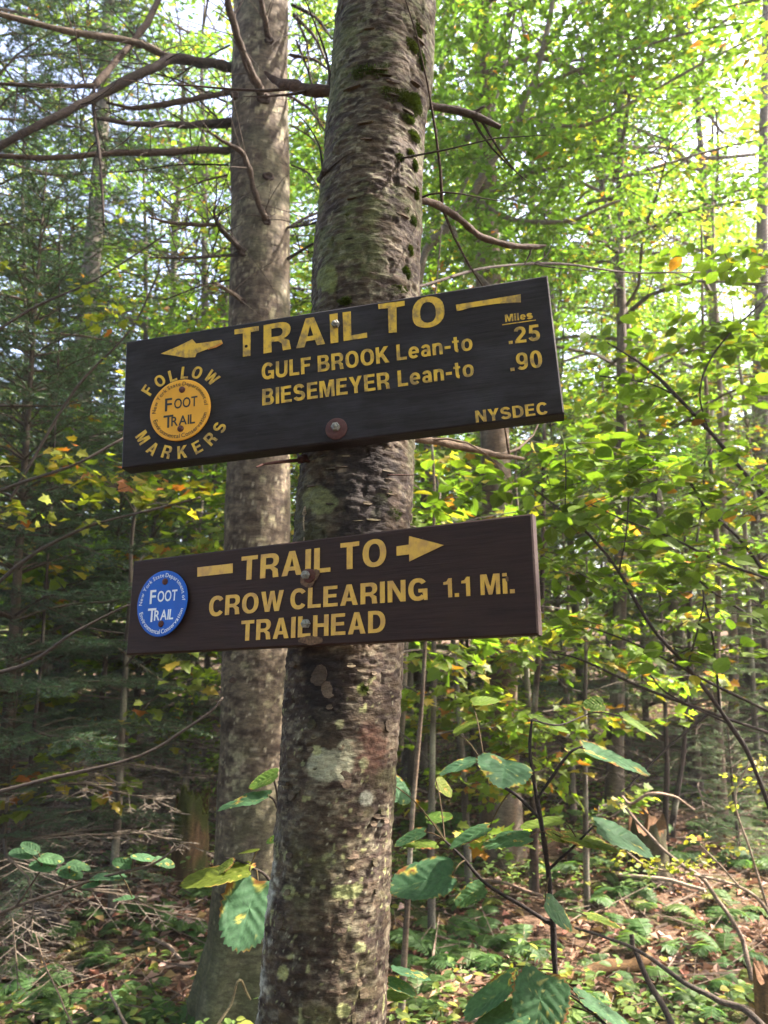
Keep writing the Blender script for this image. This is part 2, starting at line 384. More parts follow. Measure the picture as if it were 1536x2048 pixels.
GL = {
 'I': [[rect(0, 0, .2, 1)]], 'L': [[[(0, 0), (0, 1), (.2, 1), (.2, .17), (.58, .17), (.58, 0)]]],
 'T': [[[(.22, 0), (.22, .83), (0, .83), (0, 1), (.64, 1), (.64, .83), (.42, .83), (.42, 0)]]],
 'E': [[[(0, 0), (0, 1), (.61, 1), (.61, .84), (.2, .84), (.2, .6), (.57, .6), (.57, .44), (.2, .44), (.2, .16), (.63, .16), (.63, 0)]]],
 'F': [[[(0, 0), (0, 1), (.59, 1), (.59, .83), (.2, .83), (.2, .59), (.53, .59), (.53, .43), (.2, .43), (.2, 0)]]],
 'H': [[[(0, 0), (0, 1), (.2, 1), (.2, .6), (.5, .6), (.5, 1), (.7, 1), (.7, 0), (.5, 0), (.5, .43), (.2, .43), (.2, 0)]]],
 'A': [[[(0, 0), (.27, 1), (.48, 1), (.75, 0), (.54, 0), (.49, .2), (.26, .2), (.21, 0)], [(.30, .36), (.45, .36), (.375, .74)]]],
 'K': [[[(0, 0), (0, 1), (.2, 1), (.2, .6), (.48, 1), (.73, 1), (.42, .6), (.75, 0), (.51, 0), (.28, .43), (.2, .33), (.2, 0)]]],
 'M': [[[(0, 0), (0, 1), (.28, 1), (.43, .36), (.58, 1), (.86, 1), (.86, 0), (.68, 0), (.68, .72), (.51, 0), (.35, 0), (.18, .72), (.18, 0)]]],
 'N': [[[(0, 0), (0, 1), (.21, 1), (.53, .36), (.53, 1), (.72, 1), (.72, 0), (.52, 0), (.19, .66), (.19, 0)]]],
 'W': [[[(0, 1), (.2, 1), (.31, .32), (.43, 1), (.61, 1), (.73, .32), (.84, 1), (1.04, 1), (.84, 0), (.63, 0), (.52, .62), (.41, 0), (.2, 0)]]],
 'Y': [[[(0, 1), (.23, 1), (.37, .62), (.51, 1), (.74, 1), (.47, .4), (.47, 0), (.27, 0), (.27, .4)]]],
 'D': [[[(0, 0), (0, 1)] + arc(.31, .5, .41, .5, 90, -90), [(.2, .17), (.2, .83)] + arc(.30, .5, .22, .33, 90, -90)]],
 'O': [ring(.39, .5, .39, .515, .2)],
 'C': [[stroke(arc(.38, .5, .28, .425, 38, 322, 26), W_)]],
 'G': [[stroke(arc(.38, .5, .28, .425, 38, 318, 26), W_)], [[(.40, .36), (.40, .52), (.75, .52), (.75, 0), (.62, 0), (.60, .14), (.56, .36)]]],
 'R': [[[(0, 0), (0, 1)] + arc(.43, .715, .27, .285, 90, -75, 12) + [(.66, .33), (.70, 0), (.49, 0), (.47, .26), (.38, .37), (.2, .37), (.2, 0)],
        [(.2, .54), (.2, .83)] + arc(.38, .685, .12, .145, 90, -90, 8)]],
 'B': [[[(0, 0), (0, 1)] + arc(.40, .755, .25, .245, 90, -50, 10) + arc(.40, .285, .30, .285, 50, -90, 12),
        [(.2, .6), (.2, .84)] + arc(.36, .72, .1, .12, 90, -90, 8), [(.2, .16), (.2, .44)] + arc(.38, .30, .12, .14, 90, -90, 8)]],
 'S': [[S_()]],
 'U': [[stroke([(.1, 1), (.1, .6)] + arc(.36, .36, .26, .27, 180, 360, 16) + [(.62, .6), (.62, 1)], W_)]],
 '.': [[rect(0, 0, .2, .19)]], '-': [[rect(0, .28, .34, .45)]],
 '0': [ring(.29, .5, .29, .515, .185)],
 '1': [[[(.22, 0), (.22, .68), (.0, .68), (.0, .81), (.15, .84), (.25, 1), (.41, 1), (.41, 0)]]],
 '2': [[stroke(arc(.29, .70, .20, .215, 172, -38, 14) + [(.12, .16)], .185)], [rect(.0, 0, .58, .17)]],
 '5': [[stroke([(.55, .915), (.17, .915), (.12, .50)], .17)], [stroke(arc(.28, .325, .205, .24, 128, -165, 16), .185)]],
 '9': [ring(.28, .66, .28, .345, .17), [stroke([(.47, .70)] + arc(.27, .36, .205, .275, 10, -140, 12), .17)]],
 'i': [[rect(0, 0, .19, .73)], [rect(0, .84, .19, 1)]], 'l': [[rect(0, 0, .19, 1)]],
 'e': [[stroke(arc(.3, .365, .215, .285, -2, 318, 24), .17)], [rect(.13, .30, .585, .43)]],
 's': [[S_(.235, .745, .82)]],
 'a': [[stroke(arc(.28, .50, .17, .165, 165, 20, 10) + [(.455, .42), (.465, 0)], .17)], ring(.26, .215, .25, .225, .16)],
 'n': [[rect(0, 0, .19, .73)], [stroke([(.12, .50)] + arc(.29, .48, .185, .17, 150, 0, 10) + [(.475, .3), (.475, 0)], .18)]],
 't': [[stroke([(.19, .95), (.19, .2)] + arc(.32, .2, .13, .13, 190, 265, 6), .18)], [rect(0, .60, .38, .73)]],
 'o': [ring(.31, .365, .31, .385, .175)],
}
EXT = 0.0005
def glyph(ch):
    if ch not in _gc:
        V, F = fill_mesh(GL[ch], 0.02)
        x0 = V[:, 0].min(); V[:, 0] -= x0
        _gc[ch] = (V, F, V[:, 0].max())
    return _gc[ch]
def font_glyph(ch, off):
    k = (ch, off)
    if k not in _gc:
        cu = bpy.data.curves.new('t', 'FONT'); cu.body = ch; cu.offset = off; cu.resolution_u = 3; cu.extrude = 0.01
        o = bpy.data.objects.new('t', cu); me = bpy.data.meshes.new_from_object(o); V, F = mesh_arrays(me)
        x0, x1 = (V[:, 0].min(), V[:, 0].max()) if len(V) else (0, .25)
        V[:, 0] -= x0; V[:, 2] += 0.01; V[:, :2] /= 0.684
        _gc[k] = (V, F, (x1 - x0) / 0.684)
        bpy.data.objects.remove(o); bpy.data.curves.remove(cu); bpy.data.meshes.remove(me)
    return _gc[k]
GAP = {'T': .07, 'A': .07, 'L': .07, '.': .10}
def layout(text, gap=0.115, fn=glyph):
    """glyphs with their start x (cap height 1)"""
    x = 0; out = []
    for i, ch in enumerate(text):
        if ch == ' ': x += 0.30; continue
        g = fn(ch); out.append((g, x)); x += g[2] + gap
    return out, x - gap

class Board:
    def __init__(s, BL, BR, TL, width, thick):
        BL, BR, TL = (cam2world(np.array(q) * width) for q in (BL, BR, TL))
        s.o = BL; s.U = nrm(BR - BL); v = TL - BL; v = v - s.U * (v @ s.U); s.Vv = nrm(v); s.Nn = np.cross(s.U, s.Vv)
        s.w = width; s.h = np.linalg.norm(v); s.t = thick
    def root(s, name, label, cat):
        o = thing(name, label, cat)
        m = np.eye(4); m[:3, 0], m[:3, 1], m[:3, 2], m[:3, 3] = s.U, s.Vv, s.Nn, s.o
        o.matrix_basis = Matrix(m.tolist()); s.r = o; return o
    def B(s, px, py):
        v = P(px, py, 1.0) - CAM; t = ((s.o - CAM) @ s.Nn) / (v @ s.Nn); q = CAM + v * t - s.o
        return np.array([q @ s.U, q @ s.Vv])
    def word(s, text, pl, pr, pt, mat, label, warp=0.0, gap=0.115, z=0.0):
        """text whose baseline runs from pixel pl to pixel pr; pt is a pixel on the cap line"""
        a, b, c = s.B(*pl), s.B(*pr), s.B(*pt)
        d = b - a; L = np.linalg.norm(d); e = d / L; up = np.array([-e[1], e[0]]) * 1.0
        h = (c - a) @ up; gl, W = layout(text, gap); mb = MB()
        for k, ((V, F, w), x) in enumerate(gl):
            q = V.copy(); X = (q[:, 0] + x) * L / W; Y = q[:, 1] * h; Z = q[:, 2] / 0.02 * EXT + 0.0004 + z
            if warp:
                pp = np.stack([X * 40, Y * 40, np.full(len(X), k * 7.3)], -1)
                X = X + warp * vnoise(pp, 3); Y = Y + warp * vnoise(pp, 4)
                Z = Z + np.clip(vnoise(pp * .6, 9), 0, 1) * warp * 0.8
            xy = a + X[:, None] * e + Y[:, None] * np.array([0, 1.0]) + (d[1] / L * 0)
            mb.add(np.column_stack([xy, Z]), F)
        o = local('lettering', mb.mesh('lettering', mat), s.r); tag(o, label); return o
    def poly(s, name, pts, mat, label=None, z=0.0004, ext=EXT, parent=None, lift=None):
        q = [tuple(s.B(*p)) for p in pts]; V, F = fill_mesh([[q]], ext); V[:, 2] += z
        o = local(name, MB().add(V, F).mesh(name, mat), parent or s.r)
        if label: tag(o, label)
        return o

def lathe(prof, n=24, c=(1, 1, 1), seed=None):
    """profile of (radius, height) turned about local z"""
    th = np.arange(n) / n * 2 * np.pi; m = len(prof); V = []
    for r, z in prof: V.append(np.stack([r * np.cos(th), r * np.sin(th), np.full(n, z)], 1))
    V = np.vstack(V); i = np.arange(m - 1)[:, None] * n; j = np.arange(n)[None]; j2 = (j + 1) % n
    F = np.stack([i + j, i + j2, i + n + j2, i + n + j], -1).reshape(-1, 4)
    return V, F
def add_round(parent, name, u, v, prof, mat, n=24, z=0.0, tilt=0.0, label=None):
    V, F = lathe(prof, n); V = V + np.array([u, v, z])
    mb = MB().add(V, F)
    c = len(prof) - 1
    o = local(name, mb.mesh(name, mat, n > 8), parent)
    if label: tag(o, label)
    return o
def board_mesh(b, mat, seed):
    """plank with softened, slightly uneven edges"""
    nu, nv = 60, 20; e = 0.0022; mb = MB(); rs = np.random.RandomState(seed)
    us = np.concatenate([[0, e], np.linspace(0, b.w, nu)[1:-1], [b.w - e, b.w]]); vs = np.concatenate([[0, e], np.linspace(0, b.h, nv)[1:-1], [b.h - e, b.h]])
    uu, vv = np.meshgrid(us, vs, indexing='ij')
    ed = np.minimum.reduce([uu, b.w - uu, vv, b.h - vv]); zf = -0.0018 * (1 - np.clip(ed / e, 0, 1))
    wob = 0.0006 * vnoise(np.stack([uu * 30, vv * 30, uu * 0 + seed], -1), 2)
    def sheet(z, flip):
        V = np.stack([uu, vv, z], -1).reshape(-1, 3); a, c = uu.shape
        i = (np.arange(a - 1)[:, None] * c + np.arange(c - 1)[None]).ravel()
        F = np.stack([i, i + c, i + c + 1, i + 1], 1)
        mb.add(V, F[:, ::-1] if flip else F)
    sheet(zf + wob * 0.3, False); sheet(-b.t - zf, True)
    def side(us_, vs_, flip):
        n = len(us_); V = []
        for zz in (-0.0018, -b.t + 0.0018): V.append(np.stack([us_, vs_, np.full(n, zz)], 1))
        V = np.vstack(V); i = np.arange(n - 1); F = np.stack([i, i + 1, i + 1 + n, i + n], 1); mb.add(V, F[:, ::-1] if flip else F)
    side(us, us * 0, True); side(us, us * 0 + b.h, False); side(vs * 0, vs, False); side(vs * 0 + b.w, vs, True)
    o = local('board', mb.mesh('board', mat), b.r); return o

def marker(b, cpx, rim, mat, ink, label, bend):
    """round plastic trail marker with its nails and printing"""
    c = b.B(*cpx); rr = []
    for p in rim: rr.append(np.linalg.norm(b.B(*p) - c))
    r = float(np.mean(rr)); mb = MB(); n = 48; rings = [0.0, .3, .6, .85, .97, 1.0, 1.0]
    V = []; 
    for k, q in enumerate(rings):
        th = np.arange(n) / n * 2 * np.pi; z = 0.0030 if k < 5 else (0.0026 if k == 5 else 0.0012)
        x, y = q * r * np.cos(th), q * r * np.sin(th)
        V.append(np.stack([c[0] + x, c[1] + y, z + bend(x / r, y / r)], 1))
    V = np.vstack(V); F = []
    for k in range(len(rings) - 1):
        for j in range(n): F.append([k * n + j, (k + 1) * n + j, (k + 1) * n + (j + 1) % n, k * n + (j + 1) % n])
    mb.add(V, F); mk = local('trail_marker', mb.mesh('trail_marker', mat, True), b.r); tag(mk, label)
    def put(text, x0, x1, y0, y1, off=0.012, gap=.10):
        gl, W = layout(text, gap, lambda ch: font_glyph(ch, off)); m2 = MB()
        for (V, F, w), x in gl:
            q = V.copy(); X = x0 + (q[:, 0] + x) / W * (x1 - x0); Y = y0 + q[:, 1] * (y1 - y0)
            m2.add(np.column_stack([c[0] + X * r, c[1] + Y * r, 0.0032 + q[:, 2] / 0.02 * .0003 + bend(X, Y)]), F)
        return m2
    def curved(text, a0, a1, rad, size, top):
        m2 = MB(); gl, W = layout(text, .16, lambda ch: font_glyph(ch, 0.0))
        for (V, F, w), x in gl:
            a = a0 + (a1 - a0) * (x + w / 2) / W; q = V.copy(); X = (q[:, 0] - w / 2) * size; Y = q[:, 1] * size
            ca, sa = math.cos(a), math.sin(a)
            if top: ox, oy, rot = ca * rad, sa * rad, a - math.pi / 2
            else: ox, oy, rot = ca * (rad + size), sa * (rad + size), a + math.pi / 2
            cr, sr = math.cos(rot), math.sin(rot)
            xx = ox + X * cr - Y * sr; yy = oy + X * sr + Y * cr
            m2.add(np.column_stack([c[0] + xx * r, c[1] + yy * r, 0.0032 + q[:, 2] / 0.02 * .0003 + bend(xx, yy)]), F)
        return m2
    for t, x0, x1, y0, y1 in (('F', -.50, -.27, .02, .43), ('OOT', -.20, .57, .06, .38), ('T', -.54, -.22, -.53, -.13), ('RAIL', -.28, .50, -.50, -.20)):
        local('lettering', put(t, x0, x1, y0, y1).mesh('lettering', ink), mk)
    local('ring_lettering', curved('New York State Department of', R(181), R(2), .80, .125, True).mesh('ring_lettering', ink), mk)
    local('ring_lettering', curved('Environmental Conservation', R(196), R(346), .78, .135, False).mesh('ring_lettering', ink), mk)
    for x, y in ((.06, .66), (.03, -.62)):
        add_round(mk, 'nail', c[0] + x * r, c[1] + y * r, [(0.00, .0062), (.0035, .0060), (.0052, .0048), (.0056, .0030), (.0056, .001)][::-1], M['rust'], 14, bend(x, y))
    return mk

# upper sign --------------------------------------------------------
UP = Board((-.60520, .10043, 1.77357), (.37155, .20322, 1.58544), (-.61773, .41061, 1.85548), 0.71, 0.033)
UP.root('trail_sign', 'upper dark wooden trail sign with orange round marker, tilted up to the right', 'sign')
board_mesh(UP, M['board_up'], 3)
vu = M['vinyl_up']
UP.word('TRAIL', (470, 716), (734, 676), (470, 660), vu, 'large yellow letters reading TRAIL with curling edges', 0.0009, 0.13)
UP.word('TO', (761, 668), (892, 651), (761, 609), vu, 'large yellow letters reading TO, peeling', 0.0023, 0.16)
UP.word('GULF BROOK', (524, 760), (779, 725), (524, 728), vu, 'yellow letters of the first destination line', 0.0003)
UP.word('Lean-to', (794, 721.5), (946, 700), (794, 690), vu, 'yellow mixed-case letters ending the first destination line', 0.0003)
UP.word('BIESEMEYER', (525, 811.5), (780, 777), (525, 779), vu, 'yellow letters of the second destination line', 0.0003)
UP.word('Lean-to', (796.5, 774), (948.7, 752), (796.5, 742), vu, 'yellow mixed-case letters ending the second destination line', 0.0003)
UP.word('Miles', (1011, 644.3), (1066, 637), (1011, 630), vu, 'small yellow heading over the distances')
UP.word('.25', (1018, 689), (1081, 680.5), (1018, 657), vu, 'yellow distance figures .25', 0.0003)
UP.word('.90', (1021.4, 743), (1085.8, 734), (1021.4, 709), vu, 'yellow distance figures .90', 0.0003)
UP.word('NYSDEC', (952, 845.5), (1095.4, 828), (952, 822), vu, 'yellow initials in the lower right corner', 0.0002)
UP.poly('underline', [(1004.5, 649.2), (1072, 639.6), (1072, 641.2), (1004.5, 650.8)], vu)
UP.poly('bar', [(912, 610), (975, 600), (1041.5, 589), (1041.7, 605), (1012, 606.5), (992, 608), (965, 612), (941, 615.5), (925, 620.5), (913.6, 622.5)], vu, 'long yellow bar with a wavy lower edge')
ar = UP.poly('arrow', [(322.3, 707.7), (340, 700), (356.7, 693), (384.8, 679), (393, 687.5), (420, 684), (443, 680), (445.8, 687), (432, 693), (416, 698.3), (393.8, 706.7), (390.4, 714.6), (373.3, 716), (350.4, 712)], vu, 'yellow arrow pointing left, curling away')
UP.poly('peeled_edge', [(416, 698.5), (432, 692.5), (445.6, 685.5), (446, 689), (434, 696), (418, 700.5)], M['peel'], 'orange underside of the curling arrow edge', 0.0022)
cu_ = UP.B(361.9, 821.2)
def arc_letters(items, size):
    for ch, px, py in items:
        q = UP.B(px, py); d = q - cu_; up = d if d[1] > 0 else -d
        a = math.atan2(up[1], up[0]) - math.pi / 2
        V, F, w = glyph(ch); h = size; x = (V[:, 0] - w / 2) * h * 1.04; y = (V[:, 1] - 0.5) * h
        c_, s_ = math.cos(a), math.sin(a)
        X = q[0] + x * c_ - y * s_; Y = q[1] + x * s_ + y * c_
        o = local('lettering', MB().add(np.column_stack([X, Y, V[:, 2] / .02 * EXT + .0004]), F).mesh('lettering', vu), UP.r)
        tag(o, 'yellow letter %s in the ring of letters round the marker' % ch)
arc_letters([('F', 296, 780.6), ('O', 320, 762), ('L', 345.5, 751.5), ('L', 370, 745.5), ('O', 394.5, 745.5), ('W', 424, 755.6),
             ('M', 286, 875.4), ('A', 306, 897.5), ('R', 334, 904), ('K', 365, 904), ('E', 395, 894.5), ('R', 421, 878), ('S', 439.5, 855)], 0.0212)
marker(UP, (361.9, 821.2), [(301.2, 822), (422.5, 820), (362, 761.5), (360, 881)], M['orange'], M['ink'], 'round orange plastic trail marker with black printing',
       lambda x, y: 0.0006 * (x * x + y * y))
def hexbolt(b, px, py, r, mat, label=None, z=0.0):
    u, v = b.B(px, py); root = add_round(b.r, 'bolt', u, v, [(r, 0.0), (r, .006), (r * .82, .0078), (0.0001, .0082)], mat, 6, z, label=label)
    add_round(root, 'bolt_shank_tip', u, v, [(r * .42, .008), (r * .42, .0105), (0.0001, .0108)], mat, 12, z); return root
hexbolt(UP, 672, 650, 0.0068, M['steel'], 'grey bolt head between the letters of the top line')
u, v = UP.B(673, 858)
add_round(UP.r, 'washer', u, v, [(0.0175, 0.0), (.0175, .0016), (.0168, .0022), (.0075, .0030), (.0001, .0030)], M['washer'], 36, label='large reddish-brown washer')
hexbolt(UP, 673, 856, 0.0072, M['steel'], 'grey bolt head in the large washer', 0.002)
u, v = UP.B(493, 693); add_round(UP.r, 'nail_hole', u, v, [(.0028, .0), (.0028, .0012), (.0001, .0012)], M['hole'], 12)

# lower sign --------------------------------------------------------
LO = Board((-.61280, -.33904, 1.82818), (.27927, -.22143, 1.39185), (-.61378, -.11996, 1.88516), 0.69, 0.020)
LO.root('trail_sign', 'lower brown wooden trail sign with blue round marker and right-pointing arrow', 'sign')
board_mesh(LO, M['board_lo'], 8)
vl = M['vinyl_lo']
LO.word('TRAIL', (482, 1161), (661, 1143.5), (482, 1114), vl, 'large yellow letters reading TRAIL', 0.0001, 0.12)
LO.word('TO', (681, 1140), (773, 1131), (681, 1087), vl, 'large yellow letters reading TO', 0.0001, .12)
LO.word('CROW', (418, 1233), (567, 1221), (418, 1194), vl, 'yellow letters of the destination, first word')
LO.word('CLEARING', (581, 1219), (855.5, 1199.5), (581, 1179), vl, 'yellow letters of the destination, second word')
LO.word('TRAILHEAD', (482, 1282), (771, 1264.5), (482, 1241.8), vl, 'yellow letters of the bottom line')
LO.word('1.1', (888, 1195.5), (941, 1192), (888, 1157.5), vl, 'yellow distance figures 1.1', 0, 0.13)
LO.word('Mi.', (962, 1190.3), (1030, 1186.3), (962, 1149.5), vl, 'yellow abbreviation Mi. after the distance')
LO.poly('bar', [(395.4, 1135), (466, 1127), (466, 1146), (395.4, 1153.6)], vl, 'short yellow bar left of the top line')
LO.poly('arrow', [(793.6, 1093), (818, 1089.4), (818.8, 1072.3), (888, 1090.3), (819, 1123.2), (819, 1108.8), (793.6, 1111.8)], vl, 'yellow arrow pointing right')
marker(LO, (327.3, 1207.4), [(275.6, 1208), (379, 1205), (328, 1143.5), (325, 1271.5)], M['blue'], M['white'], 'round blue plastic trail marker with white printing',
       lambda x, y: 0.007 * np.clip(np.asarray(x) * .6 - np.asarray(y) * .5, 0, 2) ** 2 + 0.0006 * (x * x + y * y))
def blob(b, px, py, ru, rv, mat, name, seed, label=None, z=.0009):
    c = b.B(px, py); th = np.linspace(0, 2 * np.pi, 22)[:-1]
    k = 1 + .35 * vnoise(np.stack([np.cos(th) * 1.7, np.sin(th) * 1.7, th * 0 + seed], -1), 3)
    V, F = fill_mesh([[list(zip(c[0] + ru * k * np.cos(th), c[1] + rv * k * np.sin(th)))]], .0004); V[:, 2] += z
    o = local(name, MB().add(V, F).mesh(name, mat), b.r)
    if label: tag(o, label)
M['scuff'] = simple_material('bare_scuffed_wood', (.105, .060, .035), 0.8, 0.2, 0.6, 220)
blob(LO, 619, 1156, .017, .013, M['scuff'], 'scuff', 1, 'rubbed bare patch round the upper bolt', .0011)
blob(LO, 622, 1282, .019, .006, M['scuff'], 'scuff', 5, 'rubbed bare patch at the lower edge', .0008)
blob(LO, 1015, 1158, .002, .004, M['scuff'], 'scuff', 9)
u, v = LO.B(620, 1152); add_round(LO.r, 'washer', u, v, [(0.0105, 0.001), (.0105, .0024), (.0095, .003), (.0001, .0031)], M['rust'], 24, label='rusty washer')
hexbolt(LO, 615, 1151, 0.0065, M['steel'], 'dull bolt head in the rusty washer', 0.0025)
hexbolt(LO, 614, 1248, 0.0068, M['steel'], 'dull bolt head between letters of the bottom line', .0008)

# ------------------------------------------------------------------ the two big trunks
def proj(V):
    d = V - CAM; x = d[..., 0]; dep = d[..., 1] * cp + d[..., 2] * sp; y = -d[..., 1] * sp + d[..., 2] * cp
    return 768 + FPX * x / dep, 1024 - FPX * y / dep
def trunk_grid(pts, rad, NA, disp):
    """tapered trunk surface; disp(theta, s, radius) moves the bark in or out"""
    T = nrm(np.gradient(pts, axis=0)); A = nrm(np.cross(T, [0, 1.0, 0])); B = np.cross(T, A)
    s = np.concatenate([[0], np.cumsum(np.linalg.norm(np.diff(pts, axis=0), axis=1))])
    th = np.arange(NA) / NA * 2 * np.pi
    TH, SS = np.meshgrid(th, s); RR = np.broadcast_to(rad[:, None], TH.shape)
    r = RR + disp(TH, SS, RR)
    nv = np.cos(TH)[..., None] * A[:, None] + np.sin(TH)[..., None] * B[:, None]
    V = pts[:, None] + r[..., None] * nv
    m = len(pts); i = np.arange(m - 1)[:, None] * NA; j = np.arange(NA)[None]; j2 = (j + 1) % NA
    F = np.stack([i + j, i + j2, i + NA + j2, i + NA + j], -1).reshape(-1, 4)
    return V, F, TH, SS, nv
def cyl(TH, SS, RR, fa, fz): return np.stack([np.cos(TH) * RR * fa, np.sin(TH) * RR * fa, SS * fz], -1)
def lerp(a, b, t): t = np.clip(t, 0, 1)[..., None]; return a * (1 - t) + np.asarray(b) * t

def sample_axis(key, n_list):
    """dense stations between key points: [(point, radius, stations to next), ...]"""
    pts, rad = [], []
    for (p, r, n), (q, r2, _) in zip(key[:-1], key[1:]):
        t = np.arange(n)[:, None] / n; pts.append(np.asarray(p) * (1 - t) + np.asarray(q) * t); rad.append(r * (1 - t[:, 0]) + r2 * t[:, 0])
    pts.append(np.asarray(key[-1][0])[None]); rad.append([key[-1][1]])
    pts = np.concatenate(pts); rad = np.concatenate(rad)
    k = np.ones(9) / 9                      # soften the joints of the axis
    for a in range(3):
        q = np.concatenate([np.full(4, pts[0, a]), pts[:, a], np.full(4, pts[-1, a])]); w = np.convolve(q, k, 'valid')
        pts[4:-4, a] = w[4:-4]
    return pts, rad

# main trunk: leans a little to the right and away
tA, tM, tC = P(771, 0, 1.56), P(706, 1000, 1.30), P(646, 2048, 1.115)
up = nrm(tA - tM); dn = nrm(tC - tM)
tTop1 = tA + up * 1.6; tTop2 = tA + up * 7.0 + np.array([.05, .05, .3])
tB = tC + dn * ((tC[2] - float(gz(tC[0], tC[1]))) / -dn[2]); tB2 = tB + np.array([0, 0, -.12])
key = [(tB2, .175, 6), (tB, .150, 14), (tC + dn * .55, .108, 30), (tC + dn * .1, .095, 40), (tC, .0935, 290), (tM, .0965, 370), (tA, .0985, 30), (tTop1, .092, 40), (tTop2, .03, 1), (tTop2 + up * .2, .005, 1)]
pts, rad = sample_axis(key, None)
def disp_main(TH, SS, RR):
    s0 = SS - SS[0, 0]; c = cyl(TH, SS, RR, 1, 1)
    lump = .006 * vnoise(cyl(TH, SS, RR, 9, 5), 1) + .0035 * vnoise(cyl(TH, SS, RR, 28, 16), 2)
    hr = fbm(cyl(TH, SS, RR, 60, 210), 3, 11); pl = fbm(cyl(TH, SS, RR, 95, 80), 3, 21)
    w = sm(SS, 1.15, 1.75)
    d = lump + w * (.0016 * hr + .0016 * np.clip(fbm(cyl(TH, SS, RR, 34, 95), 3, 15) - .1, 0, 1) - .0035 * sm(fbm(cyl(TH, SS, RR, 48, 30), 3, 16), .55, .8)) + (1 - w) * (.0012 * hr + .0022 * np.abs(pl) ** .7 * np.sign(pl)) + .0009 * vnoise(cyl(TH, SS, RR, 260, 420), 31)
    return d * np.clip(RR / .05, 0, 1)
V, F, TH, SS, nv = trunk_grid(pts, rad, 250, disp_main)
px, py = proj(V); RR = np.linalg.norm(V - pts[:, None], axis=-1)
front = ((V - CAM) * nv).sum(-1) < 0
edge = np.abs((nrm(V - CAM) * nv).sum(-1))
n1 = fbm(cyl(TH, SS, RR, 26, 60), 4, 41); n2 = fbm(cyl(TH, SS, RR, 70, 170), 3, 51); n3 = fbm(cyl(TH, SS, RR, 11, 9), 3, 61); n4 = fbm(cyl(TH, SS, RR, 45, 45), 3, 71); n5 = vnoise(cyl(TH, SS, RR, 105, 105), 81)
C = np.broadcast_to(np.array([.074, .057, .040]), V.shape).copy()
C = lerp(C, (.030, .020, .016), .5 + 1.15 * n1)                         # dark and pale bark scales
C = lerp(C, (.150, .135, .105), (n2 - .18) * 1.6)
up_ = sm(py, 1050, 650)
C = lerp(C, (.092, .108, .050), np.clip(up_ * .75 + .12, 0, 1) * sm(n3 + .5 * n2 + .35 * sm(px, 760, 640) * front, .02, .75))   # green film on the upper trunk
C = lerp(C, (.25, .25, .19), sm(fbm(cyl(TH, SS, RR, 75, 110), 3, 73), .42, .66) * .5 * (.35 + .65 * up_))
lowm = sm(py, 1290, 1420)
n6 = vnoise(cyl(TH, SS, RR, 150, 150), 83)
C = lerp(C, (.25, .28, .14), lowm * sm(n6 + .45 * n4, .66, .82) * .85)        # dots of pale green crust
C = lerp(C, (.36, .38, .30), lowm * sm(vnoise(cyl(TH, SS, RR, 300, 300), 91), .74, .86) * .7)
C = lerp(C, (.050, .060, .022), sm(n3 - .3 * n1, .25, .7) * .5 * (1 - up_))
wob = 26 * n4 + 10 * n5
def spot(x, y, rx, ry, c, k=1.0):
    global C
    d = np.sqrt(((px - x) / rx) ** 2 + ((py - y) / ry) ** 2) + wob / 26 * .22
    C = lerp(C, c, front * sm(-d, -1.08, -.88) * k)
for a in ((657, 1530, 44, 33, (.34, .36, .27)), (700, 1495, 26, 16, (.27, .28, .21)), (733, 1597, 14, 15, (.27, .30, .26)), (728, 1527, 9, 11, (.33, .38, .22)),
          (680, 1449, 8, 9, (.36, .40, .22)), (633, 1500, 9, 10, (.34, .37, .20)), (727, 1378, 12, 14, (.16, .20, .05)), (690, 1784, 30, 16, (.20, .24, .11)), (715, 1775, 12, 9, (.22, .25, .12)),
          (577, 1785, 13, 16, (.20, .23, .11)), (566, 1945, 10, 15, (.28, .31, .14)), (688, 2022, 14, 14, (.26, .30, .14)), (720, 1895, 11, 9, (.30, .34, .18)), (760, 1648, 5, 6, (.45, .48, .44)),
          (698, 945, 24, 9, (.30, .25, .20)), (760, 998, 14, 12, (.19, .22, .12)), (752, 1026, 10, 9, (.2, .23, .13)), (640, 1000, 34, 30, (.15, .17, .085)), (655, 560, 22, 30, (.15, .18, .07))): spot(*a, .92)
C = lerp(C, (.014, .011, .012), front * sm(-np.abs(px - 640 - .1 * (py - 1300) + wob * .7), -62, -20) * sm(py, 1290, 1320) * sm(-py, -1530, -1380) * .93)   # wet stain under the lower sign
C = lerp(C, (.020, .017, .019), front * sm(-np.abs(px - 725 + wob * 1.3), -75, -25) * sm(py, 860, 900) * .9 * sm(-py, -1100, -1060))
C = lerp(C, (.38, .41, .38), front * sm(-(px - (566 - .085 * (py - 1500)) + wob * .8), -10, 12) * sm(py, 1600, 1800) * .8)   # pale crust down the left edge
C = lerp(C, (.12, .045, .035), front * sm(-np.hypot((px - 740) / 40, (py - 1500) / 60) + .3 * n2, -1, -.6) * .45)
main_tree = thing('spruce_tree', 'nearest mossy leaning spruce trunk that carries both trail signs', 'tree', tB)
trunk = MB().add(V.reshape(-1, 3), F, C.reshape(-1, 3)).build('trunk', M['bark'], main_tree, True)
main_pts, main_rad = pts, rad

